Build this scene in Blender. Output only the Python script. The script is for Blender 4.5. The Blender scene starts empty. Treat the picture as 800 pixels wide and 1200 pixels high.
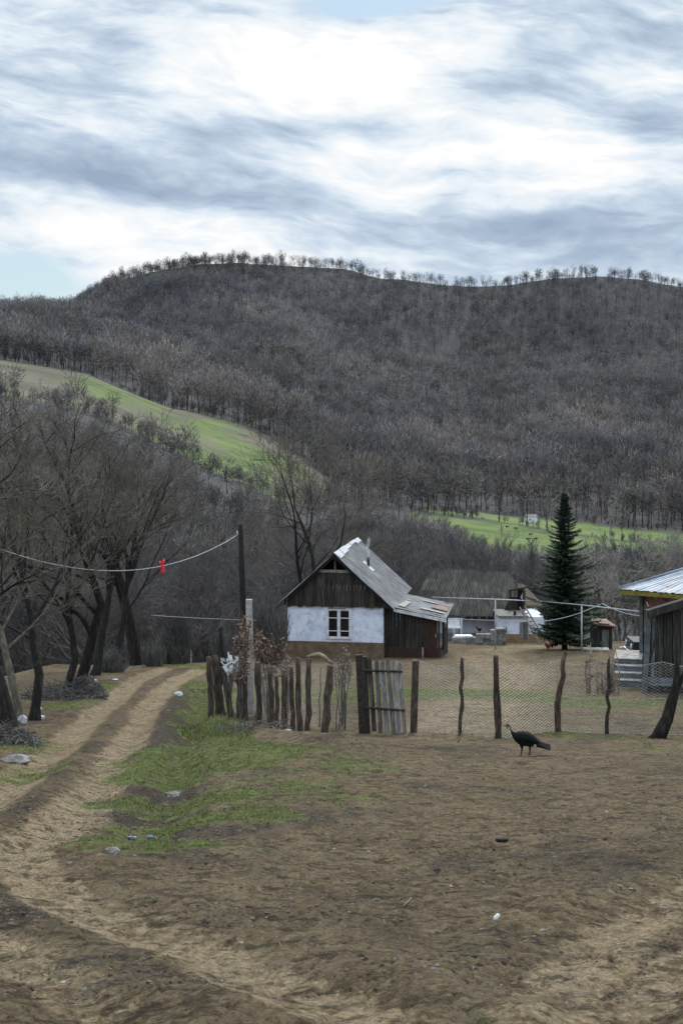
import bpy, math, random
import numpy as np
from mathutils import Vector, Matrix

SC = bpy.context.scene
COL = SC.collection
R = math.radians
F, HY, CZ = 1700.0, 480.0, 10.75          # focal length in photo pixels, horizon row, eye height

# ------------------------------------------------------------------ noise
def _h(ix, iy, s):
    n = (ix.astype(np.int64) * 374761393 + iy.astype(np.int64) * 668265263 + s * 1442695041) & 0x7fffffff
    n = ((n ^ (n >> 13)) * 1274126177) & 0x7fffffff
    return ((n ^ (n >> 16)) & 0xffff) / 65535.0
def vn(x, y, s=0):
    x = np.asarray(x, float); y = np.asarray(y, float)
    ix = np.floor(x); iy = np.floor(y); fx = x - ix; fy = y - iy
    fx = fx * fx * (3 - 2 * fx); fy = fy * fy * (3 - 2 * fy)
    a = _h(ix, iy, s); b = _h(ix + 1, iy, s); c = _h(ix, iy + 1, s); d = _h(ix + 1, iy + 1, s)
    return (a + (b - a) * fx) * (1 - fy) + (c + (d - c) * fx) * fy
def fbm(x, y, s=0, o=4, g=0.5):
    t = 0; a = 1.0; n = 0
    for i in range(o):
        t = t + a * vn(x * 2 ** i + 17.3 * i, y * 2 ** i - 9.1 * i, s + i); n += a; a *= g
    return t / n - 0.5
def ss(a, b, v):
    t = np.clip((np.asarray(v, float) - a) / (b - a), 0, 1)
    return t * t * (3 - 2 * t)

# ------------------------------------------------------------------ terrain height
_by = np.arange(-60, 160, 0.25)
_bz = np.interp(_by, [-60, -10, 0, 31, 47, 63, 80, 92, 110, 160],
                [0.5, -0.9, -1.6, -6.93, -8.85, -10.75, -12.75, -14.8, -19, -27])
_k = np.exp(-np.linspace(-2, 2, 25) ** 2); _k /= _k.sum()
_bp = np.pad(_bz, 12, mode='reflect', reflect_type='odd')
_bz = np.convolve(_bp, _k, 'valid')
TU = np.array([-400, 0, 100, 200, 300, 400, 500, 600, 700, 800, 1200.])
TY = np.array([110, 150, 250, 340, 420, 500, 700, 950, 1200, 1500, 2600.])
ridge = np.interp(TU, [-400, 0, 60, 90, 130, 180, 240, 300, 400, 450, 550, 600, 650, 700, 750, 800, 1200],
                  [372, 362, 366, 358, 334, 318, 309, 310, 313, 322, 334, 333, 326, 323, 326, 334, 350])
RU = np.array([-400, 0, 40, 70, 92, 110, 135, 180, 240, 300, 400, 450, 550, 600, 650, 700, 750, 800, 1200.])
RP = np.array([372, 364, 364, 366, 358, 342, 328, 316, 306, 308, 314, 324, 334, 332, 324, 322, 326, 334, 350.])
TP = np.array([
    [774] * 11,
    [690, 745, 748, 750, 752, 752, 750, 745, 742, 740, 730],
    [560, 610, 622, 645, 668, 682, 684, 684, 684, 684, 670],
    [430, 496, 508, 548, 592, 632, 646, 652, 655, 658, 650],
    [390, 448, 466, 514, 552, 594, 608, 618, 626, 636, 630],
    [370, 416, 432, 476, 503, 556, 586, 599, 608, 616, 610],
    [360, 398, 408, 436, 462, 505, 528, 540, 546, 552, 550],
    [362, 378, 382, 378, 382, 410, 430, 445, 448, 450, 450]], float)
def H(x, y, fine=True):
    x = np.asarray(x, float); y = np.asarray(y, float)
    near = np.interp(y, _by, _bz)
    yy = np.clip(y, 110, 2600)
    u = np.clip(400 + F * x / np.maximum(y, 20), -400, 1200)
    rows = [(HY - np.interp(u, TU, r)) / F * Y for r, Y in zip(TP, TY[:8])]
    rg = np.interp(u, RU, RP) + fbm(u / 40, u * 0, 5, 3) * 5
    rows.append((HY - rg) / F * 1200)
    rows.append((HY - rg) / F * 1200 - 70)
    rows.append((HY - rg) / F * 1200 - 260)
    rows = np.array([np.broadcast_to(r, yy.shape) for r in rows])
    ly = np.log(yy); LT = np.log(TY)
    i = np.clip(np.searchsorted(LT, ly, side='right') - 1, 0, len(TY) - 2)
    t = (ly - LT[i]) / (LT[i + 1] - LT[i])
    a = np.take_along_axis(rows, i[None], 0)[0] if rows.ndim > 1 and yy.ndim else rows[i]
    b = np.take_along_axis(rows, (i + 1)[None], 0)[0] if rows.ndim > 1 and yy.ndim else rows[i + 1]
    far = a + (b - a) * t
    amp = ss(400, 700, y) * (1 - ss(1050, 1180, y))
    far = far + fbm(x / 110 + 3, y / 170, 21, 4) * 34 * amp + fbm(x / 60, y / 60, 9, 3) * 3 * ss(130, 250, y) * (1 - ss(1050, 1180, y))
    w = ss(92, 125, y)
    z = near * (1 - w) + far * w
    left = ss(4.2, 9, -x) * ss(57, 76, y) * (1 - ss(95, 160, y))
    z = z - 5.5 * left
    z = z - np.clip(-x - (8.2 + 0.055 * y), 0, 14) * 0.22 * ss(18, 34, y) * (1 - ss(60, 90, y))
    z = z - np.clip(-x - 1.2 * 0 - 13, 0, 20) * 0.05 * (1 - ss(60, 90, y)) * ss(25, 45, y)
    return z + CZ
def Hs(x, y): return float(H(np.array([x]), np.array([y]))[0])
_ys = np.concatenate([np.arange(3, 130, 0.02), np.arange(130, 1300, 0.5)])
def hit(px, py, far=False):
    xs = (px - 400) / F * _ys
    rz = CZ + (HY - py) / F * _ys
    d = rz - Hsamp(xs, _ys)
    k = np.argmax(d < 0)
    if d[k] >= 0: k = len(_ys) - 1
    return Vector((float(xs[k]), float(_ys[k]), float(rz[k])))
def Hsamp(x, y): return H(x, y)
def P(px, py, Y): return Vector(((px - 400) / F * Y, Y, CZ + (HY - py) / F * Y))
def G(px, Y, dz=0):
    x = (px - 400) / F * Y
    return Vector((x, Y, Hs(x, Y) + dz))
def pdist(x, y, poly):
    d = np.full(np.shape(x), 1e9)
    for (ax, ay), (bx, by) in zip(poly[:-1], poly[1:]):
        vx, vy = bx - ax, by - ay; L = vx * vx + vy * vy + 1e-9
        t = np.clip(((x - ax) * vx + (y - ay) * vy) / L, 0, 1)
        d = np.minimum(d, np.hypot(x - ax - t * vx, y - ay - t * vy))
    return d
def wp(pts): return [tuple(hit(*p)[:2]) for p in pts]

# ruts, banks and grass laid out on the ground, in metres
RUT_L = wp([(192, 783), (156, 798), (122, 830), (94, 850), (46, 893), (0, 925), (-40, 950)])
RUT_R = wp([(236, 784), (208, 797), (180, 820), (160, 850), (133, 900), (96, 948), (30, 990)])
ROADC = wp([(214, 783), (182, 799), (150, 826), (127, 852), (90, 898), (44, 945), (-30, 985)])
STRIP = wp([(236, 800), (206, 850), (178, 900), (150, 945)])
MIDB = wp([(0, 1065), (90, 1120), (230, 1170), (360, 1215)])
KNOLL = wp([(236, 893), (340, 900)])
SWEEP = wp([(20, 985), (22, 1010), (90, 1060), (200, 1105), (320, 1150), (450, 1205), (560, 1260)])
SWEEP2 = wp([(-60, 1080), (60, 1140), (160, 1205), (260, 1290)])
TRK1 = wp([(900, 1000), (800, 1050), (715, 1105), (640, 1200), (600, 1300)])
TRK2 = wp([(900, 1075), (800, 1135), (735, 1205), (690, 1300)])
YPATH = wp([(520, 862), (560, 820), (600, 790), (560, 765), (620, 757)])
DITCH = wp([(238, 808), (226, 850), (212, 885), (196, 925), (172, 955), (150, 975)])
BANK = wp([(246, 850), (290, 862), (345, 872), (400, 876)])
GR = [((252, 846), (236, 880), 0.75, 1), ((230, 902), (310, 892), 1.5, 1.25), ((206, 930), (320, 926), 1.0, 1.25), ((196, 957), (300, 948), .65, 1.05),
      ((130, 992), (230, 985), .45, .7), ((150, 1003), (190, 1000), .3, .5), ((330, 905), (410, 912), .9, .3), ((350, 935), (425, 938), .5, .4),
      ((250, 846), (345, 862), .75, 1.1), ((345, 862), (400, 872), .6, .6), ((500, 812), (600, 815), 2.2, .62), ((600, 815), (740, 824), 2.1, .80),
      ((420, 815), (500, 815), 2, .5), ((300, 815), (420, 810), 2.5, .6), ((590, 861), (690, 861), .5, .85), ((690, 861), (830, 866), .45, .6), ((-20, 880), (50, 868), .9, .8),
      ((0, 905), (30, 895), .5, .7), ((68, 830), (122, 803), .55, .9), ((205, 779), (243, 781), 1.3, .8), ((245, 800), (250, 835), .8, .9),
      ((400, 1200), (420, 1210), .1, .0), ((770, 873), (830, 880), .7, .45)]
GRW = [(wp([a, b]), r, w) for a, b, r, w in GR]
def masks(x, y):
    n1 = fbm(x * .9, y * .5, 3, 4); n2 = fbm(x * 3.1, y * 1.9, 33, 4)
    x2 = x + fbm(x * .45, y * .3, 50, 3) * 1.1; y2 = y + fbm(x * .5, y * .35, 60, 3) * 1.4
    g = np.zeros_like(x)
    for pl, r, w in GRW:
        d = pdist(x2, y2, pl)
        g = np.maximum(g, w * (1 - ss(r * .45, r * 1.5, d)))
    g = np.clip(g * (1.06 + n1 * 2.2 + n2 * 2.8), 0, 1)
    tr = np.zeros_like(x)
    for pl, r, w in ((RUT_L, .40, 1.15), (RUT_R, .38, 1.15), (SWEEP, .30, 1.0), (SWEEP2, .24, .9), (TRK1, .28, .85), (TRK2, .2, .8), (YPATH, 1.5, .7)):
        d = pdist(x + fbm(x * .5, y * .3, 77, 3) * .25, y, pl)
        tr = np.maximum(tr, w * (1 - ss(r * .55, r * 1.4, d)))
    tr = np.clip(tr * (1 + n2 * 1.2 + n1), 0, 1)
    dk = np.clip(.22 + n1 * 1.3 + n2 * 1.2, 0, 1) * (1 - tr)
    dit = 1 - ss(.15, .75, pdist(x, y, DITCH)); mid = 1 - ss(.1, .6, pdist(x, y, ROADC))
    dk = np.clip(dk + .5 * dit + .30 * mid * (1 - tr) + .75 * (1 - ss(.3, 1.0, pdist(x, y, STRIP))) * (1 - tr) + .22 * (1 - ss(.2, .9, pdist(x, y, MIDB))) * (1 - tr), 0, 1)
    return g, tr, dk
def road_mask(x, y):
    d = pdist(x, y, ROADC) + fbm(x * 1.2, y * .8, 90, 3) * .5
    return d < 1.75
def micro(x, y):
    dL, dR = pdist(x, y, RUT_L), pdist(x, y, RUT_R)
    z = -.12 * np.exp(-(dL / .34) ** 2) - .12 * np.exp(-(dR / .32) ** 2) + .30 * np.exp(-(pdist(x, y, KNOLL) / 1.7) ** 2)
    z = z + .07 * np.exp(-((dL - .62) / .2) ** 2) * .25 + .06 * np.exp(-((dR - .62) / .2) ** 2) * .6
    for pl, r in ((SWEEP, .3), (SWEEP2, .28), (TRK1, .3), (TRK2, .22)):
        d = pdist(x, y, pl); z = z - .05 * np.exp(-(d / r) ** 2) + .03 * np.exp(-((d - 2 * r) / (.7 * r)) ** 2)
    dd = pdist(x, y, DITCH); z = z - .22 * np.exp(-(dd / .4) ** 2)
    z = z + .22 * np.exp(-(pdist(x, y, BANK) / .5) ** 2)
    nr = 1 - ss(45, 110, y)
    z = z + fbm(x * .35, y * .35, 11, 3) * .12 * nr
    z = z + (fbm(x * 2.3, y * 2.3, 12, 3) * .06) * (1 - .5 * np.exp(-(np.minimum(dL, dR) / .5) ** 2)) * nr * (1 - ss(20, 60, y) * .6)
    r = np.abs(fbm(x * 4.5, y * 3.2, 40, 4)); z = z - np.exp(-(r / .03) ** 2) * .02 * (y < 26)
    z = z + fbm(x * 13, y * 10, 13, 3) * .040 * (y < 24) * (1 - ss(14, 24, y))
    return z
def HM(x, y):
    a = np.array([x]); b = np.array([y]); return float((H(a, b) + micro(a, b))[0])
def on(px, py, sink=0.0):
    v = hit(px, py); v.z = HM(v.x, v.y) - sink; return v

# ------------------------------------------------------------------ materials
def nt(name):
    m = bpy.data.materials.new(name); m.use_nodes = True
    n = m.node_tree; n.nodes.clear()
    out = n.nodes.new('ShaderNodeOutputMaterial'); b = n.nodes.new('ShaderNodeBsdfPrincipled')
    n.links.new(b.outputs[0], out.inputs[0]); b.inputs['Specular IOR Level'].default_value = .25
    return m, n, b, out
def noise(n, vec, scale, detail=5, rough=.6, dist=0):
    t = n.nodes.new('ShaderNodeTexNoise'); t.inputs['Scale'].default_value = scale
    t.inputs['Detail'].default_value = detail; t.inputs['Roughness'].default_value = rough; t.inputs['Distortion'].default_value = dist
    if vec: n.links.new(vec, t.inputs['Vector'])
    return t.outputs['Fac']
def ramp(n, fac, stops):
    r = n.nodes.new('ShaderNodeValToRGB'); e = r.color_ramp.elements
    while len(e) < len(stops): e.new(.5)
    for k, (p, c) in zip(e, stops):
        k.position = p; k.color = (*c, 1) if len(c) == 3 else c
    n.links.new(fac, r.inputs[0]); return r.outputs[0]
def mixc(n, fac, a, b, mode='MIX'):
    m = n.nodes.new('ShaderNodeMix'); m.data_type = 'RGBA'; m.blend_type = mode
    for s, v in ((m.inputs[0], fac), (m.inputs[6], a), (m.inputs[7], b)):
        if isinstance(v, (int, float)): s.default_value = v
        elif isinstance(v, tuple): s.default_value = (*v, 1)
        else: n.links.new(v, s)
    return m.outputs[2]
def math_(n, op, a, b=None, clamp=False):
    m = n.nodes.new('ShaderNodeMath'); m.operation = op; m.use_clamp = clamp
    for s, v in zip(m.inputs, (a, b)):
        if v is None: continue
        if isinstance(v, (int, float)): s.default_value = v
        else: n.links.new(v, s)
    return m.outputs[0]
def vec_(n, stretch=(1, 1, 1), rot=0, coord='Object'):
    t = n.nodes.new('ShaderNodeTexCoord'); m = n.nodes.new('ShaderNodeMapping')
    m.inputs['Scale'].default_value = stretch; m.inputs['Rotation'].default_value = (0, 0, rot)
    n.links.new(t.outputs[coord], m.inputs[0]); return m.outputs[0]
def bump(n, b, h, strength=.4, dist=.02):
    u = n.nodes.new('ShaderNodeBump'); u.inputs['Strength'].default_value = strength; u.inputs['Distance'].default_value = dist
    n.links.new(h, u.inputs['Height']); n.links.new(u.outputs[0], b.inputs['Normal'])
def M(name, cols, scale=3, stretch=(1, 1, 1), rough=.85, metal=0, bstr=.3, bdist=.01, tint=.0, detail=6, patch=None, rot=0, spec=.25):
    """cols: dark, mid, light colours picked by noise; tint: how much each face's own tint counts"""
    m, n, b, o = nt(name); v = vec_(n, stretch, rot)
    f = noise(n, v, scale, detail, .65)
    if len(cols) == 1: cols = [tuple(c * .75 for c in cols[0]), cols[0], tuple(min(1, c * 1.2) for c in cols[0])]
    st = [(.32, cols[0]), (.5, cols[1]), (.68, cols[-1])]
    c = ramp(n, f, st)
    if patch:
        pc, ps, plo, phi = patch
        pf = noise(n, vec_(n, (1, 1, 1)), ps, 6, .7)
        c = mixc(n, ramp(n, pf, [(plo, (0, 0, 0)), (phi, (1, 1, 1))]), c, pc)
    if tint:
        a = n.nodes.new('ShaderNodeAttribute'); a.attribute_name = 'tint'
        k = math_(n, 'MULTIPLY_ADD', a.outputs['Fac'], 2 * tint); n.nodes[-1].inputs[2].default_value = 1 - tint
        c = mixc(n, 1.0, c, k, 'MULTIPLY')
    n.links.new(c, b.inputs['Base Color']); b.inputs['Roughness'].default_value = rough; b.inputs['Metallic'].default_value = metal
    b.inputs['Specular IOR Level'].default_value = spec
    if bstr: bump(n, b, f, bstr, bdist)
    return m

MT = dict(
    stake=M('weathered_stake_bark', [(.015, .011, .009), (.05, .036, .028), (.13, .105, .085)], 9, (3, 3, .5), bstr=.7, bdist=.02, tint=.35),
    greyw=M('grey_weathered_board', [(.055, .052, .049), (.145, .138, .13), (.28, .275, .265)], 7, (4, 4, .4), bstr=.5, tint=.55),
    darkw=M('dark_weathered_board', [(.009, .008, .007), (.029, .025, .022), (.075, .067, .06)], 5, (5, 5, .35), bstr=.5, tint=.6),
    shedw=M('shed_weathered_board', [(.013, .012, .011), (.040, .037, .033), (.11, .104, .095)], 5, (5, 5, .35), bstr=.5, tint=.55),
    beam=M('dark_beam', [(.01, .008, .007), (.028, .023, .019), (.06, .05, .042)], 6, (2, 2, 2), bstr=.5),
    bluebeam=M('blue_grey_painted_board', [(.05, .06, .07), (.10, .117, .135), (.17, .19, .215)], 4, bstr=.3),
    white=M('blue_white_limewash', [(.44, .48, .58), (.62, .66, .77), (.72, .76, .86)], 2.4, bstr=.7, bdist=.02, patch=((.30, .28, .28), 2.6, .55, .74), rough=.95),
    lilac=M('lilac_limewash', [(.34, .35, .42), (.46, .47, .55), (.55, .56, .64)], 1.5, bstr=.2),
    plinth=M('ochre_mud_plinth', [(.085, .057, .036), (.145, .10, .064), (.20, .145, .098)], 2.5, bstr=.5, patch=((.06, .045, .032), 1.4, .55, .8)),
    ochre=M('ochre_limewash', [(.13, .085, .045), (.21, .14, .08), (.28, .195, .12)], 2, bstr=.2),
    asbest=M('old_corrugated_fibre_cement', [(.10, .10, .10), (.185, .185, .185), (.28, .285, .29)], 2.6, (.5, 3.2, .5), bstr=.3, patch=((.09, .085, .08), 1.8, .52, .75), tint=.10),
    asbdark=M('mossy_dark_corrugated', [(.024, .023, .020), (.055, .052, .045), (.105, .10, .087)], 2, (3, .6, .6), bstr=.3, patch=((.035, .032, .026), 1.2, .45, .65), tint=.3),
    patchw=M('white_flashing', [(.26, .27, .28), (.46, .475, .49), (.64, .66, .68)], 6, rough=.5, bstr=.2),
    tin=M('blue_zinc_roof', [(.13, .16, .20), (.20, .24, .285), (.28, .32, .37)], 1.5, (1, 1, 1), rough=.5, metal=.1, bstr=.15, patch=((.14, .085, .06), 1.3, .52, .66)),
    rust=M('rusty_tin', [(.07, .038, .026), (.15, .085, .06), (.25, .175, .135)], 4, rough=.7, bstr=.3),
    yellow=M('yellow_painted_fascia', [(.09, .078, .012), (.15, .128, .024), (.21, .18, .045)], 5, bstr=.1),
    redpaint=M('peeling_red_wall', [(.10, .045, .04), (.19, .09, .08), (.30, .22, .20)], 5, (1, 1, 1), bstr=.4, patch=((.40, .36, .33), 5, .58, .68)),
    reddoor=M('red_brown_door', [(.016, .010, .008), (.036, .020, .015), (.06, .034, .026)], 5, (4, 4, .5), bstr=.3),
    tealp=M('teal_grey_post', [(.035, .045, .047), (.075, .09, .092), (.14, .16, .158)], 5, bstr=.2),
    concrete=M('pale_concrete', [(.15, .142, .13), (.29, .278, .26), (.43, .415, .395)], 6, bstr=.4, bdist=.01),
    conc2=M('blue_concrete_step', [(.05, .06, .07), (.09, .105, .12), (.15, .17, .19)], 5, bstr=.3),
    stone=M('field_stone', [(.11, .105, .095), (.21, .20, .185), (.33, .32, .30)], 6, bstr=.6, bdist=.02, tint=.3),
    framew=M('white_painted_frame', [(.42, .43, .44), (.60, .61, .62), (.72, .73, .74)], 6, bstr=.1),
    glass=M('dark_window_glass', [(.004, .005, .005), (.008, .009, .010), (.014, .016, .017)], 2, rough=.12, bstr=0, spec=.5),
    pole=M('black_tarred_pole', [(.004, .004, .004), (.009, .008, .008), (.02, .018, .016)], 8, (3, 3, .4), bstr=.4),
    pipe=M('silver_painted_pipe', [(.20, .21, .225), (.33, .345, .36), (.44, .455, .47)], 9, rough=.45, metal=.2, bstr=.1),
    cable=M('pale_cable', [(.20, .22, .24), (.34, .36, .38), (.46, .48, .50)], 30, rough=.5, bstr=0),
    wire=M('galvanised_wire', [(.20, .19, .18), (.34, .33, .31), (.46, .45, .43)], 12, rough=.6, metal=.3, bstr=0),
    farwire=M('distant_power_cable', [(.10, .105, .11), (.13, .135, .14), (.16, .165, .17)], 1, bstr=0),
    bag=M('white_plastic_bag', [(.36, .38, .4), (.55, .57, .58), (.70, .71, .72)], 8, rough=.45, bstr=.5, bdist=.02),
    bluebag=M('blue_plastic_scrap', [(.08, .11, .16), (.15, .19, .25), (.28, .32, .37)], 20, rough=.4, bstr=.3),
    redcloth=M('red_cloth', [(.35, .02, .03), (.62, .04, .06), (.75, .08, .10)], 12, bstr=.2),
    black=M('black_rubber', [(.004, .004, .004), (.01, .01, .01), (.02, .02, .02)], 8, bstr=.2),
    carp=M('dark_green_car_paint', [(.008, .010, .010), (.014, .017, .017), (.02, .024, .024)], 3, rough=.25, bstr=0, spec=.5),
    chrome=M('dull_chrome', [(.4, .4, .4), (.55, .55, .55), (.65, .65, .65)], 5, rough=.3, metal=.8, bstr=0),
    bark=M('dark_tree_bark', [(.004, .0035, .003), (.011, .0095, .008), (.035, .030, .025)], 6, (2, 2, .6), bstr=.8, bdist=.04),
    palebark=M('pale_tree_bark', [(.045, .038, .028), (.10, .086, .066), (.18, .16, .13)], 6, (2, 2, .6), bstr=.6, bdist=.03),
    twig=M('bare_twig_bark', [(.05, .045, .038), (.105, .093, .078), (.18, .16, .132)], 1.2, bstr=0),
    twigb=M('brown_olive_twig_bark', [(.05, .046, .034), (.10, .091, .068), (.165, .148, .11)], 1.2, bstr=0),
    midbark=M('wood_bark', [(.03, .029, .028), (.06, .057, .055), (.10, .095, .09)], 2, bstr=0),
    midtwig=M('wood_twig_bark', [(.046, .043, .043), (.086, .079, .077), (.15, .135, .124)], .35, bstr=0),
    paletwig=M('pale_twig_bark', [(.13, .12, .105), (.21, .195, .175), (.30, .285, .26)], 1.5, bstr=0),
    fir=M('fir_needles', [(.009, .018, .010), (.022, .041, .021), (.052, .078, .039)], 1.6, bstr=0, tint=.6),
    dryleaf=M('dry_brown_leaf', [(.09, .052, .035), (.18, .112, .08), (.29, .20, .15)], 3, bstr=0, tint=.5),
    straw=M('dry_stalk', [(.10, .078, .055), (.19, .15, .11), (.29, .24, .18)], 5, bstr=.1, tint=.3),
    brush=M('grey_brushwood', [(.05, .046, .043), (.11, .104, .097), (.19, .18, .17)], 3, bstr=0),
    greenstick=M('mossy_green_stick', [(.04, .05, .03), (.07, .085, .05), (.1, .12, .08)], 8, bstr=.2),
    cow=M('dark_cow_hide', [(.012, .01, .009), (.02, .017, .015), (.03, .026, .022)], 1, bstr=0),
    hole=M('attic_shade_black', [(.003, .003, .003), (.006, .005, .005), (.012, .01, .009)], 1, bstr=0),  # near-black colour standing in for the shade inside openings
    thatch=M('brown_thatch', [(.03, .022, .015), (.07, .052, .036), (.12, .09, .065)], 6, (1, 1, 3), bstr=.6, bdist=.03),
)

# ------------------------------------------------------------------ mesh building
ORG = {}
def tag(o, label=None, cat=None, group=None, kind=None):
    if label: o['label'] = label
    if cat: o['category'] = cat
    if group: o['group'] = group
    if kind: o['kind'] = kind
    return o
def empty(name, loc, label=None, cat=None, group=None):
    o = bpy.data.objects.new(name, None); COL.objects.link(o); o.location = loc; o.empty_display_size = .2
    ORG[o.name] = Vector(loc); return tag(o, label, cat, group)
class MB:
    def __init__(s, fr=None): s.v = []; s.f = []; s.t = []; s.fr = fr; s.sm = []
    def pt(s, p):
        p = Vector(p); s.v.append(s.fr @ p if s.fr else p); return len(s.v) - 1
    def face(s, idx, t=.5, smooth=False): s.f.append(tuple(idx)); s.t.append(t); s.sm.append(smooth)
    def poly(s, pts, t=.5): s.face([s.pt(p) for p in pts], t)
    def hexa(s, c, t=.5):     # eight corners: bottom four, top four
        i = [s.pt(p) for p in c]
        for q in ((3, 2, 1, 0), (4, 5, 6, 7), (0, 1, 5, 4), (1, 2, 6, 5), (2, 3, 7, 6), (3, 0, 4, 7)): s.face([i[k] for k in q], t)
    def box(s, x0, x1, y0, y1, z0, z1, t=.5):
        s.hexa([(x0, y0, z0), (x1, y0, z0), (x1, y1, z0), (x0, y1, z0), (x0, y0, z1), (x1, y0, z1), (x1, y1, z1), (x0, y1, z1)], t)
    def slab(s, a, b, c, d, th, t=.5):   # sheet with thickness downwards
        lo = [Vector(p) - Vector((0, 0, th)) for p in (a, b, c, d)]
        s.hexa(lo + [Vector(p) for p in (a, b, c, d)], t)
    def tube(s, pts, rad, n=8, t=.5, cap=True, smooth=True):
        pts = [Vector(p) for p in pts]
        if not hasattr(rad, '__len__'): rad = [rad] * len(pts)
        rings = []; up = None
        for i, p in enumerate(pts):
            d = (pts[min(i + 1, len(pts) - 1)] - pts[max(i - 1, 0)])
            if d.length < 1e-9: d = Vector((0, 0, 1))
            d.normalize()
            if up is None: up = Vector((1, 0, 0)) if abs(d.x) < .8 else Vector((0, 1, 0))
            a = (up - d * up.dot(d)); a.normalize(); b = d.cross(a); up = a
            rings.append([s.pt(p + (a * math.cos(k * 2 * math.pi / n) + b * math.sin(k * 2 * math.pi / n)) * rad[i]) for k in range(n)])
        for r0, r1 in zip(rings[:-1], rings[1:]):
            for k in range(n): s.face((r0[k], r0[(k + 1) % n], r1[(k + 1) % n], r1[k]), t, smooth)
        if cap: s.face(rings[0][::-1], t); s.face(rings[-1], t)
    def bar(s, a, b, w, h, t=.5):   # rectangular bar from a to b
        a = Vector(a); b = Vector(b); d = (b - a).normalized()
        u = Vector((0, 0, 1)) if abs(d.z) < .9 else Vector((0, 1, 0))
        x = d.cross(u).normalized() * w / 2; y = x.cross(d).normalized() * h / 2
        s.hexa([a - x - y, a + x - y, b + x - y, b - x - y, a - x + y, a + x + y, b + x + y, b - x + y], t)
    def corr(s, a, b, c, d, waves, amp, th=.012, nrow=4, rng=None, tint=.5):
        """corrugated sheet: a-b the lower edge, d-c the upper edge, ribs run up the slope"""
        a, b, c, d = map(Vector, (a, b, c, d)); nrm = (b - a).cross(d - a).normalized()
        n = waves * 6; g = []
        for j in range(nrow + 1):
            v = j / nrow; row = []
            for i in range(n + 1):
                u = i / n; p = a.lerp(b, u).lerp(d.lerp(c, u), v)
                row.append(s.pt(p + nrm * (amp * math.sin(u * waves * 2 * math.pi) + (.0 if rng is None else .01 * math.sin(i * .7 + j * 2)))))
            g.append(row)
        rr = rng or random
        sheets = {}
        for j in range(nrow):
            for i in range(n):
                k = (i // 30, j // max(1, nrow // 3))
                if k not in sheets: sheets[k] = rr.random()
                s.face((g[j][i], g[j][i + 1], g[j + 1][i + 1], g[j + 1][i]), sheets[k], True)
    def build(s, name, mat, parent=None, local=False, label=None, root=None):
        me = bpy.data.meshes.new(name)
        off = Vector((0, 0, 0))
        if parent is not None and not local: off = ORG[parent.name]
        me.from_pydata([tuple(v - off) for v in s.v], [], s.f)
        a = me.attributes.new('tint', 'FLOAT', 'FACE'); a.data.foreach_set('value', s.t)
        me.polygons.foreach_set('use_smooth', s.sm); me.materials.append(mat); me.update()
        o = bpy.data.objects.new(name, me); COL.objects.link(o)
        if parent is not None: o.parent = parent; ORG[o.name] = off
        else: ORG[o.name] = Vector((0, 0, 0))
        if label: o['label'] = label
        return o
def solo(mb, name, mat, origin, label, cat, group=None):
    """a thing that is one mesh, its origin at its base"""
    origin = Vector(origin); mb.v = [v - origin for v in mb.v]
    o = mb.build(name, mat); o.location = origin; ORG[o.name] = origin
    return tag(o, label, cat, group)
def npmesh(name, V, Fc, mat, col=None, smooth=False):
    me = bpy.data.meshes.new(name); nf, k = Fc.shape
    me.vertices.add(len(V)); me.vertices.foreach_set('co', V.astype(np.float32).ravel())
    me.loops.add(nf * k); me.loops.foreach_set('vertex_index', Fc.astype(np.int32).ravel())
    me.polygons.add(nf); me.polygons.foreach_set('loop_start', np.arange(nf, dtype=np.int32) * k)
    me.polygons.foreach_set('use_smooth', np.full(nf, smooth))
    if col is not None:
        a = me.color_attributes.new('mask', 'FLOAT_COLOR', 'POINT')
        a.data.foreach_set('color', np.concatenate([col, np.ones((len(col), 1))], 1).astype(np.float32).ravel())
    me.materials.append(mat); me.update(calc_edges=True); me.validate()
    o = bpy.data.objects.new(name, me); COL.objects.link(o); ORG[o.name] = Vector((0, 0, 0)); return o
def copy_tree(o, loc=None, rotz=None, scale=None, parent=None):
    c = o.copy(); COL.objects.link(c); c.parent = parent
    if loc is not None: c.location = loc
    if rotz is not None: c.rotation_euler = (0, 0, rotz)
    if scale is not None: c.scale = scale if hasattr(scale, '__len__') else (scale,) * 3
    for ch in list(o.children): copy_tree(ch, parent=c)
    return c
# ------------------------------------------------------------------ ground and hillside
def W(y): return 12 + .6 * np.maximum(y, 0)
def sheet(ys, nc):
    t = np.linspace(-1, 1, nc); t = .25 * t + .75 * t ** 3
    Y, T = np.meshgrid(ys, t, indexing='ij'); X = T * W(Y); return X, Y
def quads(nr, nc):
    i = np.arange(nr * nc).reshape(nr, nc)
    return np.stack([i[:-1, :-1], i[:-1, 1:], i[1:, 1:], i[1:, :-1]], -1).reshape(-1, 4)
def sub(V, Fc, col):
    used = np.unique(Fc); mp = np.zeros(len(V), np.int64); mp[used] = np.arange(len(used))
    return V[used], mp[Fc], col[used]

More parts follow.
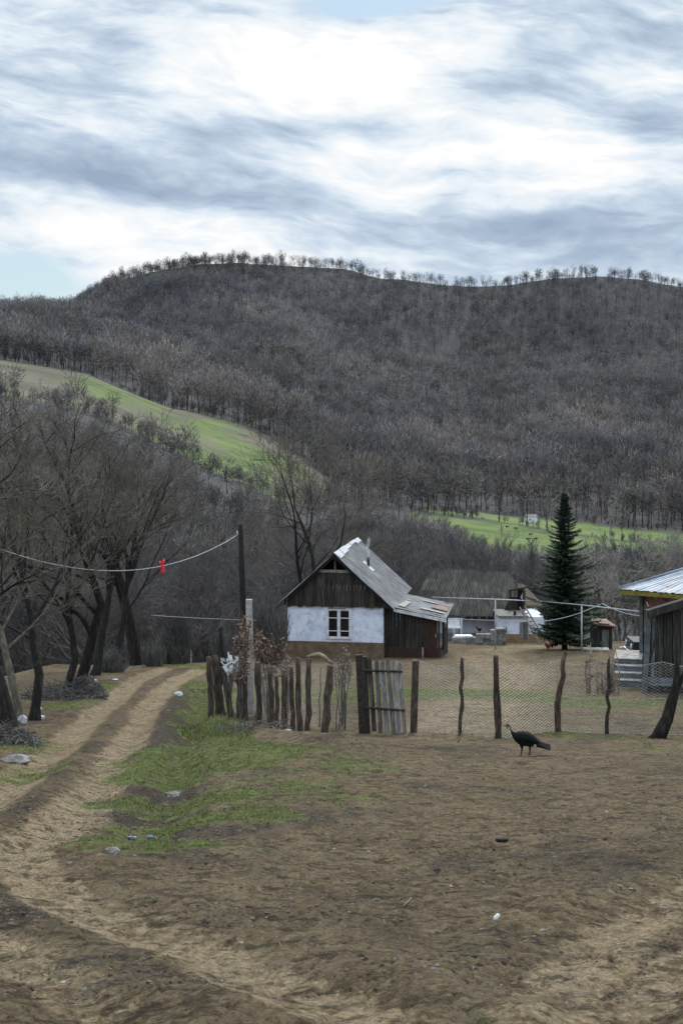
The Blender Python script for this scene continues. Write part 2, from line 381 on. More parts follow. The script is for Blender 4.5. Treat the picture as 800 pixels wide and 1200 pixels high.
def ground_mat():
    m, n, b, o = nt('muddy_farm_ground'); v = vec_(n)
    a = n.nodes.new('ShaderNodeAttribute'); a.attribute_name = 'mask'
    s = n.nodes.new('ShaderNodeSeparateColor'); n.links.new(a.outputs['Color'], s.inputs[0])
    g, tr, dk = s.outputs[0], s.outputs[1], s.outputs[2]
    vs = vec_(n, (1.0, .85, 1.0))
    n1 = noise(n, vs, 1.3, 8, .62); n2 = noise(n, vs, 7.5, 8, .66); n3 = noise(n, v, 46, 4, .7)
    nv = noise(n, vec_(n, (.9, 1.5, 1), .1), 4.2, 8, .72)
    mixn = math_(n, 'ADD', math_(n, 'MULTIPLY', n1, .35), math_(n, 'MULTIPLY', n2, .65))
    soil = ramp(n, mixn, [(.36, (.058, .042, .024)), (.46, (.112, .083, .048)), (.54, (.162, .123, .074)), (.66, (.240, .188, .118))])
    tan = ramp(n, mixn, [(.36, (.160, .120, .071)), (.5, (.262, .202, .126)), (.66, (.37, .292, .19))])
    dark = ramp(n, mixn, [(.38, (.021, .016, .012)), (.5, (.048, .037, .028)), (.64, (.092, .073, .055))])
    cr = ramp(n, nv, [(.38, (1, 1, 1)), (.46, (0, 0, 0))])
    trf = ramp(n, math_(n, 'ADD', tr, math_(n, 'MULTIPLY', math_(n, 'SUBTRACT', n2, .5), 2.6)), [(.38, (0, 0, 0)), (.95, (1, 1, 1))])
    c = mixc(n, math_(n, 'MULTIPLY', trf, .92), soil, tan)
    dkf = ramp(n, math_(n, 'ADD', dk, math_(n, 'MULTIPLY', math_(n, 'ADD', math_(n, 'SUBTRACT', n2, .5), math_(n, 'MULTIPLY', math_(n, 'SUBTRACT', n1, .5), .8)), 3.6)), [(.30, (0, 0, 0)), (.90, (1, 1, 1))])
    c = mixc(n, dkf, c, dark)
    c = mixc(n, math_(n, 'MULTIPLY', cr, .6), c, (.022, .016, .012))
    n4 = noise(n, vs, 21, 6, .74); fine = ramp(n, math_(n, 'ADD', math_(n, 'MULTIPLY', n3, .4), math_(n, 'MULTIPLY', n4, .6)), [(.38, (.30, .28, .26)), (.46, (.85, .84, .83)), (.53, (1.1, 1.1, 1.1)), (.62, (1.6, 1.57, 1.5))])
    c = mixc(n, 1, c, fine, 'MULTIPLY')
    gc = ramp(n, n2, [(.34, (.045, .050, .017)), (.5, (.092, .115, .030)), (.66, (.14, .165, .055))])
    gm = ramp(n, math_(n, 'ADD', g, math_(n, 'MULTIPLY', math_(n, 'SUBTRACT', n2, .5), 3.6)), [(.36, (0, 0, 0)), (.70, (1, 1, 1))])
    c = mixc(n, math_(n, 'MULTIPLY', gm, .9), c, gc)
    n.links.new(c, b.inputs['Base Color']); b.inputs['Roughness'].default_value = .92
    b.inputs['Specular IOR Level'].default_value = .12
    hh = math_(n, 'ADD', math_(n, 'MULTIPLY', n2, 1.0), math_(n, 'ADD', math_(n, 'MULTIPLY', n4, .75), math_(n, 'MULTIPLY', cr, -.3)))
    bump(n, b, hh, .9, .085); return m
def hill_mat():
    m, n, b, o = nt('wooded_hill_ground'); v = vec_(n)
    a = n.nodes.new('ShaderNodeAttribute'); a.attribute_name = 'mask'
    s = n.nodes.new('ShaderNodeSeparateColor'); n.links.new(a.outputs['Color'], s.inputs[0])
    n1 = noise(n, v, .02, 8, .7, .5); n2 = noise(n, v, .22, 7, .7)
    c = ramp(n, math_(n, 'ADD', math_(n, 'MULTIPLY', n1, .5), math_(n, 'MULTIPLY', n2, .5)), [(.36, (.026, .026, .030)), (.5, (.05, .048, .05)), (.64, (.08, .074, .069))])
    gv = noise(n, vec_(n, (1, 2.2, 1)), .028, 7, .65, .4)
    gr = ramp(n, math_(n, 'ADD', math_(n, 'MULTIPLY', gv, .7), math_(n, 'MULTIPLY', n2, .3)), [(.38, (.052, .078, .022)), (.50, (.094, .142, .034)), (.62, (.145, .165, .058))])
    dry = ramp(n, gv, [(.4, (.075, .070, .048)), (.6, (.125, .113, .08))])
    c = mixc(n, s.outputs[0], c, gr); c = mixc(n, s.outputs[1], c, dry); c = mixc(n, s.outputs[2], c, (.018, .018, .021))
    n.links.new(c, b.inputs['Base Color']); b.inputs['Roughness'].default_value = .95
    bump(n, b, n2, .6, 1.0); return m

ys = [-45, -25, -15, -8, -4, -1, 1, 2.5]
y = 3.6
while y < 131: ys.append(y); y *= 1.0062
ys = np.array(ys); NC = 620
X, Y = sheet(ys, NC); Z = H(X, Y) + micro(X, Y)
x, yv = X.ravel(), Y.ravel()
g, tr, dk = masks(x, yv)
V = np.stack([x, yv, Z.ravel()], 1); Fc = quads(len(ys), NC); C3 = np.stack([g, tr, dk], 1)
cx = V[Fc].mean(1); rm = road_mask(cx[:, 0], cx[:, 1]) & (cx[:, 1] < 62) & (cx[:, 1] > 8)
GM = ground_mat()
for nm, sel in (('ground', ~rm), ('dirt_road', rm)):
    v_, f_, c_ = sub(V, Fc[sel], C3)
    tag(npmesh(nm, v_, f_, GM, c_, True), kind='structure')

# fields on the far slopes, as outlines on the ground
def field(x, y):
    u = 400 + F * x / np.maximum(y, 1)
    u = u + fbm(x / 14, y / 14, 70, 3) * 16
    top = np.interp(u, [-200, 60, 140, 250, 330, 380], [505, 505, 500, 500, 496, 470])
    bot = np.interp(u, [-200, 60, 150, 250, 330, 380], [395, 392, 385, 365, 362, 400])
    L = ss(-6, 6, y - bot + fbm(x / 25, y / 25, 71, 3) * 18) * ss(-4, 4, top - y) * (u < 385)
    # right hand pastures
    rt = np.interp(u, [470, 520, 560, 640, 700, 800, 1200], [436, 462, 474, 480, 470, 458, 440])
    rb = np.interp(u, [470, 520, 560, 640, 700, 800, 1200], [410, 396, 362, 335, 338, 368, 380])
    Rr = ss(-5, 5, y - rb + fbm(x / 20, y / 20, 72, 3) * 26) * ss(-4, 4, rt - y + fbm(x / 20, y / 9, 74, 3) * 26) * (u > 480)
    hedge = np.abs(y - np.interp(u, [480, 560, 640, 720, 800, 1200], [425, 430, 415, 410, 425, 420]) + fbm(x / 16, y / 16, 75, 2) * 14) < 3.2
    Rr = Rr * (1 - .9 * hedge) * ss(-.22, -.08, fbm(x / 30, y / 22, 76, 3))
    hi = 0 * ss(.16, .24, fbm(x / 60, y / 90, 78, 3)) * ss(800, 900, y) * (1 - ss(1050, 1120, y)) * .22
    L = L * ss(-.30, -.16, fbm(x / 26, y / 30, 81, 3) + .004 * (y - 420))
    return np.clip(L + Rr + hi * .6, 0, 1), np.clip(L * ss(-.10, .08, fbm(x / 24, y / 40, 79, 4)) + .5 * hi, 0, 1)
ys = [127.5, 131]
while ys[-1] < 2500: ys.append(ys[-1] * 1.012)
ys = np.array(ys); X, Y = sheet(ys, 420); Z = H(X, Y); Z[0] -= .3
x, yv = X.ravel(), Y.ravel(); fg, fd = field(x, yv)
V = np.stack([x, yv, Z.ravel()], 1)
tag(npmesh('hillside', V, quads(len(ys), 420), hill_mat(), np.stack([fg, fd, .85 * ss(1040, 1140, yv)], 1), True), kind='structure')

# ------------------------------------------------------------------ grass tufts and pebbles
rg = np.random.default_rng(5)
def scatter(n, x0, x1, y0, y1, power=1.0):
    yy = y0 + (y1 - y0) * rg.random(n) ** power
    xx = (x0 + (x1 - x0) * rg.random(n)) / F * yy
    return xx, yy
def attr_mat(name, cols, rough=.8, sc=1.5):
    m, n, b, o = nt(name)
    a = n.nodes.new('ShaderNodeAttribute'); a.attribute_name = 'mask'
    f = noise(n, vec_(n), sc, 4)
    c = mixc(n, 1, a.outputs['Color'], ramp(n, f, [(.35, (.7, .7, .7)), (.65, (1.3, 1.3, 1.3))]), 'MULTIPLY')
    n.links.new(c, b.inputs['Base Color']); b.inputs['Roughness'].default_value = rough; return m
xx, yy = scatter(560000, -480, 480, 9.5, 60, 1.1)
g, _, _ = masks(xx, yy); keep = rg.random(len(xx)) < (g - .30) * 1.2
xx, yy = xx[keep], yy[keep]; n = len(xx)
zz = H(xx, yy) + micro(xx, yy)
h = (.010 + .026 * rg.random(n)) * (1 + 2.2 * (pdist(xx, yy, BANK) < .8)); ang = rg.random(n) * 6.283; w = .004 + .006 * rg.random(n) + yy * .0001
base = np.stack([xx, yy, zz - .008], 1); dx = np.stack([np.cos(ang) * w, np.sin(ang) * w, 0 * w], 1)
tip = base + np.stack([(rg.random(n) - .5) * h * 1.4, (rg.random(n) - .5) * h * 1.4, h], 1)
V = np.stack([base - dx, base + dx, tip], 1).reshape(-1, 3); k = rg.random(n)[:, None]; dry = (rg.random(n) < .30)[:, None]
c = (1 - k) * np.array([.066, .100, .018]) + k * np.array([.150, .200, .045]); c = np.where(dry, np.array([.20, .17, .10]), c)
tag(npmesh('grass', V, np.arange(3 * n).reshape(-1, 3), attr_mat('short_grass', 0), np.repeat(c, 3, 0)),
    'short patchy green grass along the road verge and the yard', 'grass', kind='stuff')

def blobs(xx, yy, size, flat, colr, name, label, cat):
    n = len(xx); ico = np.array([[0, 0, 1], [.9, 0, .2], [.28, .85, .1], [-.73, .5, .25], [-.7, -.55, .1], [.3, -.85, .25], [0, 0, -.6]], float)
    fc = np.array([[0, 1, 2], [0, 2, 3], [0, 3, 4], [0, 4, 5], [0, 5, 1], [6, 2, 1], [6, 3, 2], [6, 4, 3], [6, 5, 4], [6, 1, 5]])
    zz = H(xx, yy) + micro(xx, yy)
    a = rg.random(n) * 6.28; ca, sa = np.cos(a), np.sin(a)
    T = ico[None] * (1 + .45 * (rg.random((n, 7, 3)) - .5)); T = T * size[:, None, None] * np.array([1.25, .85, flat])
    Xr = T[..., 0] * ca[:, None] - T[..., 1] * sa[:, None]; Yr = T[..., 0] * sa[:, None] + T[..., 1] * ca[:, None]
    V = np.stack([Xr + xx[:, None], Yr + yy[:, None], T[..., 2] + zz[:, None]], -1).reshape(-1, 3)
    Fq = (fc[None] + 7 * np.arange(n)[:, None, None]).reshape(-1, 3)
    o = npmesh(name, V, Fq, attr_mat(name + '_surface', 0, .95, 9), np.repeat(colr, 7, 0)); tag(o, label, cat, kind='stuff')
xx, yy = scatter(90000, -480, 480, 7, 42, 1.35); g, tr, dk = masks(xx, yy)
dit = pdist(xx, yy, DITCH) < 1.0
keep = (rg.random(len(xx)) < .12 + dk * .55 - g * .3 - tr * .1 + .5 * dit) & (fbm(xx * 1.4, yy * 1.1, 101, 3) > -.06); xx, yy = xx[keep], yy[keep]
n = len(xx); k = rg.random(n)[:, None]
c = (1 - k) * np.array([.030, .022, .016]) + k * np.array([.135, .105, .078])
blobs(xx, yy, .005 + .018 * rg.random(n) ** 3, .6, c, 'mud_clods', 'small dark clods of mud and dung scattered over the churned ground', 'mud clods')
xx, yy = scatter(800, -480, 480, 7, 50, 1.2); n = len(xx); k = rg.random(n)[:, None]
c = (1 - k) * np.array([.10, .09, .08]) + k * np.array([.27, .25, .22])
blobs(xx, yy, .006 + .018 * rg.random(n) ** 4, .6, c, 'pebbles', 'small pale pebbles and stones lying loose on the ground', 'pebbles')
# straw and twig litter
xx, yy = scatter(1700, -480, 480, 7, 45, 1.2); n = len(xx); zz = H(xx, yy) + micro(xx, yy) + .012
a = rg.random(n) * 3.14; L = .015 + .075 * rg.random(n) ** 3; w = .0014 + .0014 * rg.random(n)
d = np.stack([np.cos(a), np.sin(a), .12 * (rg.random(n) - .5)], 1); q = np.stack([-np.sin(a), np.cos(a), 0 * a], 1) * w[:, None]
b0 = np.stack([xx, yy, zz], 1); V = np.stack([b0 - q, b0 + q, b0 + q + d * L[:, None], b0 - q + d * L[:, None]], 1).reshape(-1, 3)
k = rg.random(n)[:, None]; c = (1 - k) * np.array([.05, .04, .028]) + k * np.array([.20, .165, .115])
tag(npmesh('straw_litter', V, np.arange(4 * n).reshape(-1, 4), attr_mat('straw_bits', 0), np.repeat(c, 4, 0)),
    'bits of straw and broken twigs strewn over the ground', 'straw', kind='stuff')

# ------------------------------------------------------------------ trees
def grow(seed, height, r0, lean=(0, 0), fork=.22, levels=4, kids=(6, 5, 5, 4), spread=.75, twig=.006, up=.25, ratio=.62, sides=7, crook=.16, blen=.62, ang=.85, dark=1):
    """a bare tree at the origin; returns (trunk with its main limbs, crown of branches and twigs)"""
    rnd = random.Random(seed); T, Cn = MB(), MB()
    def br(p, d, L, r, lv):
        mb = T if lv <= dark else Cn
        n = max(3, int(7 - lv)) if lv < levels else 3
        pts = [p]; rad = [r]; end = max(twig * .5, r * (.34 if lv == 0 else .16 if lv < 2 else .3))
        for i in range(n):
            d = (d + Vector((rnd.gauss(0, crook), rnd.gauss(0, crook), rnd.gauss(0, crook * .7) + up * .12 * (1 if lv else .3)))).normalized()
            p = p + d * (L / n); pts.append(p); rad.append(r + (end - r) * (i + 1) / n)
        if lv == 0: mb.tube([Vector((0, 0, -.4)), Vector((0, 0, 0.02))] + pts, [r * 1.7, r * 1.35] + rad, sides, .5)
        else: mb.tube(pts, rad, sides if lv == 0 else (5 if lv == 1 else 3), rnd.random(), cap=lv == 0)
        if lv >= levels: return
        nk = kids[lv]
        for k in range(nk):
            f = (fork if lv == 0 else .2) + (1 - (fork if lv == 0 else .2)) * (k + rnd.random() * .8) / nk
            f = min(f, .99); j = min(int(f * n), n - 1); q = pts[j].lerp(pts[j + 1], f * n - j)
            dd = (pts[j + 1] - pts[j]).normalized()
            rv = Vector((rnd.gauss(0, 1), rnd.gauss(0, 1), rnd.gauss(0, .5))); rv = (rv - dd * rv.dot(dd)).normalized()
            a = ang * (.55 + .7 * rnd.random()); nd = dd * math.cos(a) + rv * math.sin(a) * spread / .75
            nd.z += up * .5; nd.normalize()
            rr = max(twig, (rad[j]) * ratio * (.7 + .4 * rnd.random()))
            if lv == 0 and k == nk - 1: q, nd, rr = pts[-1], (dd + rv * .15).normalized(), end
            br(q, nd, L * blen * (1.15 - .5 * f) * (.75 + .5 * rnd.random()) * (1.25 if lv == 0 else 1), rr, lv + 1)
    d0 = Vector((lean[0], lean[1], 1)).normalized()
    br(d0 * .3, d0, height * .62, r0, 0)
    return T, Cn
def tree(name, parts, loc, rot, sc, bark, twig, label, cat, group=None):
    e = empty(name, loc, label, cat, group); e.rotation_euler = (0, 0, rot); e.scale = (sc,) * 3
    parts[0].build('trunk', bark, e, local=True); parts[1].build('crown', twig, e, local=True); return e

NEAR = [  # seed, px, py of foot, height m, trunk radius, lean, label, pale bark
    (11, 8, 851, 8.2, .20, (-.1, .1), 'thick dark bare tree at the left edge beside the brushwood heap', 0),
    (12, 21, 847, 7.2, .10, (.06, .0), 'bare tree with pale tan lower trunk at the left of the road', 1),
    (13, 41, 843, 8.6, .12, (.05, .1), 'slim dark bare tree just right of the pale trunked tree', 0),
    (14, 80, 817, 8.6, .12, (-.04, .05), 'upright dark bare tree behind the left verge, left stem of a close pair', 0),
    (15, 89, 815, 9.2, .17, (.30, .0), 'dark bare tree leaning right over the verge, right stem of a close pair', 0),
    (16, 112, 792, 8.6, .15, (.22, .1), 'thin dark bare tree leaning right behind the brush pile', 0),
    (17, 157, 779, 10.4, .27, (.20, .0), 'thickest dark bare tree at the crest of the dirt road, leaning right', 0),
    (18, 136, 786, 8.8, .14, (-.02, .1), 'slim bare tree between the brush pile and the thick leaning tree', 0),
    (19, -14, 872, 6.6, .20, (-.15, .1), 'bare tree half out of the picture at the left edge', 0)]
for sd, px, py, hh, rr, ln, lb, pale in NEAR:
    p = hit(px, min(py, 870)); p.z = HM(p.x, p.y)
    prt = grow(sd, hh, rr, ln, fork=.24, levels=5, kids=(7, 6, 5, 4, 3), twig=.0062, up=.30, crook=.19, blen=.57, ang=.68, ratio=.56, dark=2)
    tree('bare_tree', prt, p, 0, 1, MT['palebark'] if pale else MT['bark'], MT['twigb'] if sd % 3 == 0 else MT['twig'], lb, 'tree', 'bare trees along the left of the road')
# big bare trees behind the white house
p = G(350, 84); tree('bare_tree', grow(41, 12.2, .15, (-.04, 0), fork=.30, levels=5, kids=(7, 6, 5, 4, 2), twig=.010, up=.34, crook=.14, ratio=.50, ang=.7), p, 0, 1, MT['bark'], MT['twig'], 'tall upright bare tree rising behind the left slope of the white house roof', 'tree')
p = G(378, 82); tree('bare_tree', grow(44, 12.4, .18, (.06, 0), fork=.28, levels=5, kids=(8, 6, 5, 4, 2), twig=.010, up=.18, crook=.14, ratio=.50, ang=.95), p, .4, 1, MT['bark'], MT['twig'], 'wide bare tree with long right hand limb rising behind the white house ridge', 'tree')
for sd, px, Yd, hh, lb in ((51, 512, 112, 9.5, 'dark bare tree behind the left end of the grey barn roof'), (52, 556, 118, 8.5, 'small dark bare tree behind the middle of the grey barn roof'), (53, 545, 150, 9.5, 'crooked bare tree on the slope just below the right pasture')):
    tree('bare_tree', grow(sd, hh, .17, (0, 0), fork=.25, levels=5, kids=(5, 5, 4, 4, 2), twig=.013), G(px, Yd), 0, 1, MT['bark'], MT['midtwig'], lb, 'tree')
for sd, px, Yd, hh, lb in ((61, 722, 84, 6.6, 'pale twigged fruit tree behind the small outhouse'), (62, 742, 92, 8.0, 'tall pale twigged tree left of the blue zinc roof'), (63, 700, 98, 7.2, 'pale bare fruit tree between the fir and the outhouse')):
    tree('fruit_tree', grow(sd, hh, .12, (0, 0), fork=.2, levels=4, kids=(7, 6, 5, 4), twig=.014, crook=.25, up=.1), G(px, Yd), 0, 1, MT['palebark'], MT['paletwig'], lb, 'tree')

# the wood below the hill: individual trees nearest to us, the rest one mass
protos = []
rr_ = random.Random(3)
spots = []
_q = np.random.default_rng(3); _Y = np.sqrt(_q.uniform(64 ** 2, 400 ** 2, 14000)); _P = _q.uniform(-160, 960, 14000); _X = (_P - 400) / F * _Y
_F = field(_X, _Y)[0]
for Yd, px, xw, ff in zip(_Y.tolist(), _P.tolist(), _X.tolist(), _F.tolist()):
    if xw > -5.5 - (Yd - 64) * .06 and px < 560 and Yd < 90: continue
    if px >= 240 and Yd < 97 + (px > 480) * 10: continue
    if px > 600 and Yd < 108: continue
    if Yd > 127 and ff > .15: continue
    if Yd < 80 and (px > 160): continue
    if Yd > 400: continue
    sp = (3.0 if Yd < 150 else 4.3)
    if any((a - xw) ** 2 + (b - Yd) ** 2 < sp * sp for a, b, _ in spots): continue
    spots.append((xw, Yd, px))
    if len(spots) > 1500: break
spots.sort(key=lambda s: s[1])
for i in range(7):
    prt = grow(100 + i, rr_.uniform(8.0, 9.5), rr_.uniform(.12, .18), (rr_.uniform(-.1, .1), 0), fork=.2, levels=4, kids=(7, 6, 5, 4), twig=.016, up=.34, spread=.68, crook=.15, sides=6)
    protos.append(prt)
placed = [None] * 7; inst = []
def cap_h(px, Yd, hh):
    """trees stay lower where open pasture lies just beyond them"""
    lim = float(np.interp(px, [-200, 0, 100, 200, 300, 360, 400, 470, 520, 560, 650, 800, 1000], [455, 474, 494, 540, 584, 612, 600, 606, 616, 638, 657, 642, 640]))
    base = HY + (CZ - Hs((px - 400) / F * Yd, Yd)) * F / Yd; mx = (base - lim - rr_.uniform(-16, 16)) / F * Yd
    return min(hh, mx) if rr_.random() > (.12 if px < 400 else .01) else hh
inview_h = {}
keep_ = []
for s in spots:
    hh = cap_h(s[2], s[1], rr_.uniform(7.5, 11.5))
    if hh > 2.2: keep_.append(s); inview_h[id(s)] = hh
spots = keep_
LEFT_L = ('leafless grey tree crowded in the wood on the left hand slope below the pasture', 'bare trees in the wood left of the white house')
RIGHT_L = ('leafless grey tree crowded in the wood behind the farm buildings', 'bare trees in the wood behind the farm buildings')
inview = [s for s in spots if -30 < s[2] < 830][:270]
ind = set(id(s) for s in inview)
for s in inview:
    k = rr_.randrange(7); loc = (s[0], s[1], Hs(s[0], s[1]) - .1); sc = inview_h[id(s)] / 9.4; a = rr_.uniform(0, 6.28)
    lb, gp = LEFT_L if s[2] < 400 else RIGHT_L
    if placed[k] is None:
        placed[k] = tree('wood_tree', protos[k], loc, a, sc, MT['midbark'], MT['midtwig'], lb, 'tree', gp)
    else: tag(copy_tree(placed[k], loc, a, (sc, sc, sc * rr_.uniform(.9, 1.15))), lb, 'tree', gp)

# lighter template for the distance, merged into one mass
def far_template(seed, ntw, h=1.0, wtr=.012, wtw=.012):
    q = np.random.default_rng(seed); V = []; C = []
    def tri(a, b, w, c, sg=1):
        d = b - a; s = np.cross(d, q.normal(size=3)); s = s / (np.linalg.norm(s) + 1e-9) * w
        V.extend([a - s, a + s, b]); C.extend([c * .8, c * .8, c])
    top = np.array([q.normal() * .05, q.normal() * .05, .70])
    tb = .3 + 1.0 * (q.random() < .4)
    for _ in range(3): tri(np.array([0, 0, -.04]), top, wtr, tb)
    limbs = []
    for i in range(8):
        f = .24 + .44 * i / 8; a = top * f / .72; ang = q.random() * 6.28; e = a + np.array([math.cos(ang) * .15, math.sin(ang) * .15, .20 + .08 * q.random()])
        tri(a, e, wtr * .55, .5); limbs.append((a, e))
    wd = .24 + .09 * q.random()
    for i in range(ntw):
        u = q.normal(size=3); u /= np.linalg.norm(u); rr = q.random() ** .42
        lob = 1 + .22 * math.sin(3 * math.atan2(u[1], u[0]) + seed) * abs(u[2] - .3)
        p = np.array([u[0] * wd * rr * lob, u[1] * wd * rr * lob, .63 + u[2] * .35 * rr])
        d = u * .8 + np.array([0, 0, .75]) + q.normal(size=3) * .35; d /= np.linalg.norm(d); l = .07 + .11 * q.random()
        tri(p - d * l * .6, p + d * l * .4, wtw * (.6 + .8 * q.random()), (.20 + 1.12 * p[2]) * (.75 + .5 * q.random()))  # crown shading painted in: twigs darker low down, lighter towards the top
    return np.array(V), np.array(C)
def mass(name, pts, hts, cols, ntw, label, seed=1, wtr=.012, wtw=.012, ntemp=8, matname='far_twigs'):
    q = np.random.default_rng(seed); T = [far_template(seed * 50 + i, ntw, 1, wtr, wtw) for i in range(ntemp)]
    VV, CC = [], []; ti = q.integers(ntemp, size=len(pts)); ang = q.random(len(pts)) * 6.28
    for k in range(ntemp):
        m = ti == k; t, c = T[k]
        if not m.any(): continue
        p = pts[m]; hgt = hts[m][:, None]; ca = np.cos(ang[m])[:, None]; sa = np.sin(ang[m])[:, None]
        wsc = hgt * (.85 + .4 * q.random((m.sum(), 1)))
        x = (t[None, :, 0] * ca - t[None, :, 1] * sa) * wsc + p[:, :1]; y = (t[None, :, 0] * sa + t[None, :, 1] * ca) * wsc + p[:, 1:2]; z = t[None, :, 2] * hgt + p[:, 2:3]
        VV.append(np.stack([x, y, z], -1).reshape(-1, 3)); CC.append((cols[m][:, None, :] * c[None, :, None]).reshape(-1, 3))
    V = np.concatenate(VV); C = np.concatenate(CC)
    o = npmesh(name, V, np.arange(len(V)).reshape(-1, 3), FARM, C); return tag(o, label, 'woodland', kind='stuff')
FARM = attr_mat('far_twigs', 0, .9, .02)
rest = np.array([(s[0], s[1], Hs(s[0], s[1]) - .2) for s in spots if id(s) not in ind]); resth = np.array([inview_h[id(s)] for s in spots if id(s) not in ind])
q = np.random.default_rng(8)
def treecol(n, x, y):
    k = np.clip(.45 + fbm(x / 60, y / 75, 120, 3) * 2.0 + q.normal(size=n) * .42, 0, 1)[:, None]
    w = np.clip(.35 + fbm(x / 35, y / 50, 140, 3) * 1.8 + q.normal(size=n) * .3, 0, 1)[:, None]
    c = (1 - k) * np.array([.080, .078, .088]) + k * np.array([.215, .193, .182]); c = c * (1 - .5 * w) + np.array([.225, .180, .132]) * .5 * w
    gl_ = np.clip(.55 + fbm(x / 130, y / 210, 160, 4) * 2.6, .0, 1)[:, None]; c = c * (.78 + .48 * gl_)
    haze_tint = (.42 * ss(420, 1100, y))[:, None]; c = c * (1 - haze_tint) + np.array([.125, .128, .145]) * haze_tint; c = c * (1 - .35 * ss(1080, 1170, y))[:, None]  # distance haze blended into the tree colours
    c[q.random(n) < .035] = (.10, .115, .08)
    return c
if len(rest):
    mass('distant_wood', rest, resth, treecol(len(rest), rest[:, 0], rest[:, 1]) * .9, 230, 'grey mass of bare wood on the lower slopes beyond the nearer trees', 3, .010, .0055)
# hedges and scrub along the field edges
hp = []
_Y = _q.uniform(320, 530, 9000); _P = _q.uniform(-60, 860, 9000); _X = (_P - 400) / F * _Y
_A, _B, _C = (field(_X, _Y + k)[0] for k in (0, 9, -9))
for Yd, xw, *f0 in zip(_Y.tolist(), _X.tolist(), _A.tolist(), _B.tolist(), _C.tolist()):
    if f0[0] < .3 and max(f0[1:]) > .4: hp.append((xw, Yd, Hs(xw, Yd) - .1))
    if len(hp) > 700: break
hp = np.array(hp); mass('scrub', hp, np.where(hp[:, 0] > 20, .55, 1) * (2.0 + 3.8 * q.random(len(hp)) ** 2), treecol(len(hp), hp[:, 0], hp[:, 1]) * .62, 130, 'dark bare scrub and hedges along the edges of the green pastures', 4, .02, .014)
# the mountain forest
n = 15500
yy = np.sqrt(400 ** 2 + (1203 ** 2 - 400 ** 2) * q.random(n)); uu = -160 + 1120 * q.random(n); xx = (uu - 400) / F * yy
fg, _ = field(xx, yy); dens = np.clip(.78 + fbm(xx / 55, yy / 80, 150, 3) * 1.5, .25, 1) * (1 - .30 * ss(1120, 1180, yy) * (uu > 440))
keep = (fg < .12) & (q.random(n) < dens); xx, yy = xx[keep], yy[keep]
pts = np.stack([xx, yy, H(xx, yy) - .5], 1)
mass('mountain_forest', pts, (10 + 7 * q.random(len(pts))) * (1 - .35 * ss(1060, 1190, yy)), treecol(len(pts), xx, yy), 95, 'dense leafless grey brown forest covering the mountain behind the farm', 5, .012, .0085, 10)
# single trees that stand out against the sky on the ridge
me_t = []
for i in range(8):
    t, c = far_template(900 + i, 190, 1, .016, .0075); o_ = np.repeat(np.array([[.055, .056, .062]]), len(t), 0) * c[:, None]
    me_t.append((t, o_))
first = [None] * 8; rx = np.random.default_rng(17)
groups = []
for px in np.concatenate([rx.uniform(-40, 70, 17), rx.uniform(90, 300, 105), rx.uniform(300, 440, 32), rx.uniform(440, 560, 17), rx.uniform(560, 590, 2), rx.uniform(590, 690, 30), rx.uniform(690, 860, 46), [417.]]):
    Yd = 1195 + rx.uniform(-14, 6); xw = (px - 400) / F * Yd; z = Hs(xw, Yd) - .3
    hh = 4.2 + min(9.5, rx.gamma(2.2, 2.2)) * (1.25 if px == 417 else 1) * rx.uniform(.5, 1.15) * (.7 if 460 < px < 590 else 1) * (.95 if 90 < px < 300 else 1); Yd -= rx.uniform(0, 26) * (1 if px < 300 else .7 * (math.sin(px * .11) > -.2)); xw = (px - 400) / F * Yd; z = Hs(xw, Yd) - .3; k = int(rx.integers(8)); wd = hh * rx.uniform(.8, 1.25)
    if px == 417: hh = 14.5; wd = 19
    if first[k] is None:
        o = npmesh('ridge_tree', me_t[k][0], np.arange(len(me_t[k][0])).reshape(-1, 3), FARM, me_t[k][1]); first[k] = o
    else: o = first[k].copy(); COL.objects.link(o)
    o.location = (xw, Yd, z); o.scale = (wd, wd, hh); o.rotation_euler = (0, 0, rx.uniform(0, 6.28))
    if px == 417: tag(o, 'tallest round crowned bare tree standing on the ridge near its middle', 'tree', 'bare trees on the ridge')
    elif px < 300: tag(o, 'small bare tree on the rounded left shoulder of the mountain ridge', 'tree', 'bare trees on the left shoulder of the ridge')
    else: tag(o, 'small bare tree in the line along the level mountain ridge', 'tree', 'bare trees on the ridge line')
# lone field trees
for px, Yd, hh, lb in ((190, 496, 7, 'lone dark tree at the upper edge of the left pasture'), (305, 470, 5.5, 'small round dark bush on the left pasture'), (279, 492, 5, 'tiny dark tree on the upper edge of the left pasture by its narrow end')):
    o = first[2].copy(); COL.objects.link(o); xw = (px - 400) / F * Yd; o.location = (xw, Yd, Hs(xw, Yd) - .2); o.scale = (hh * 1.2, hh * 1.2, hh); o.name = 'field_tree'; tag(o, lb, 'tree')

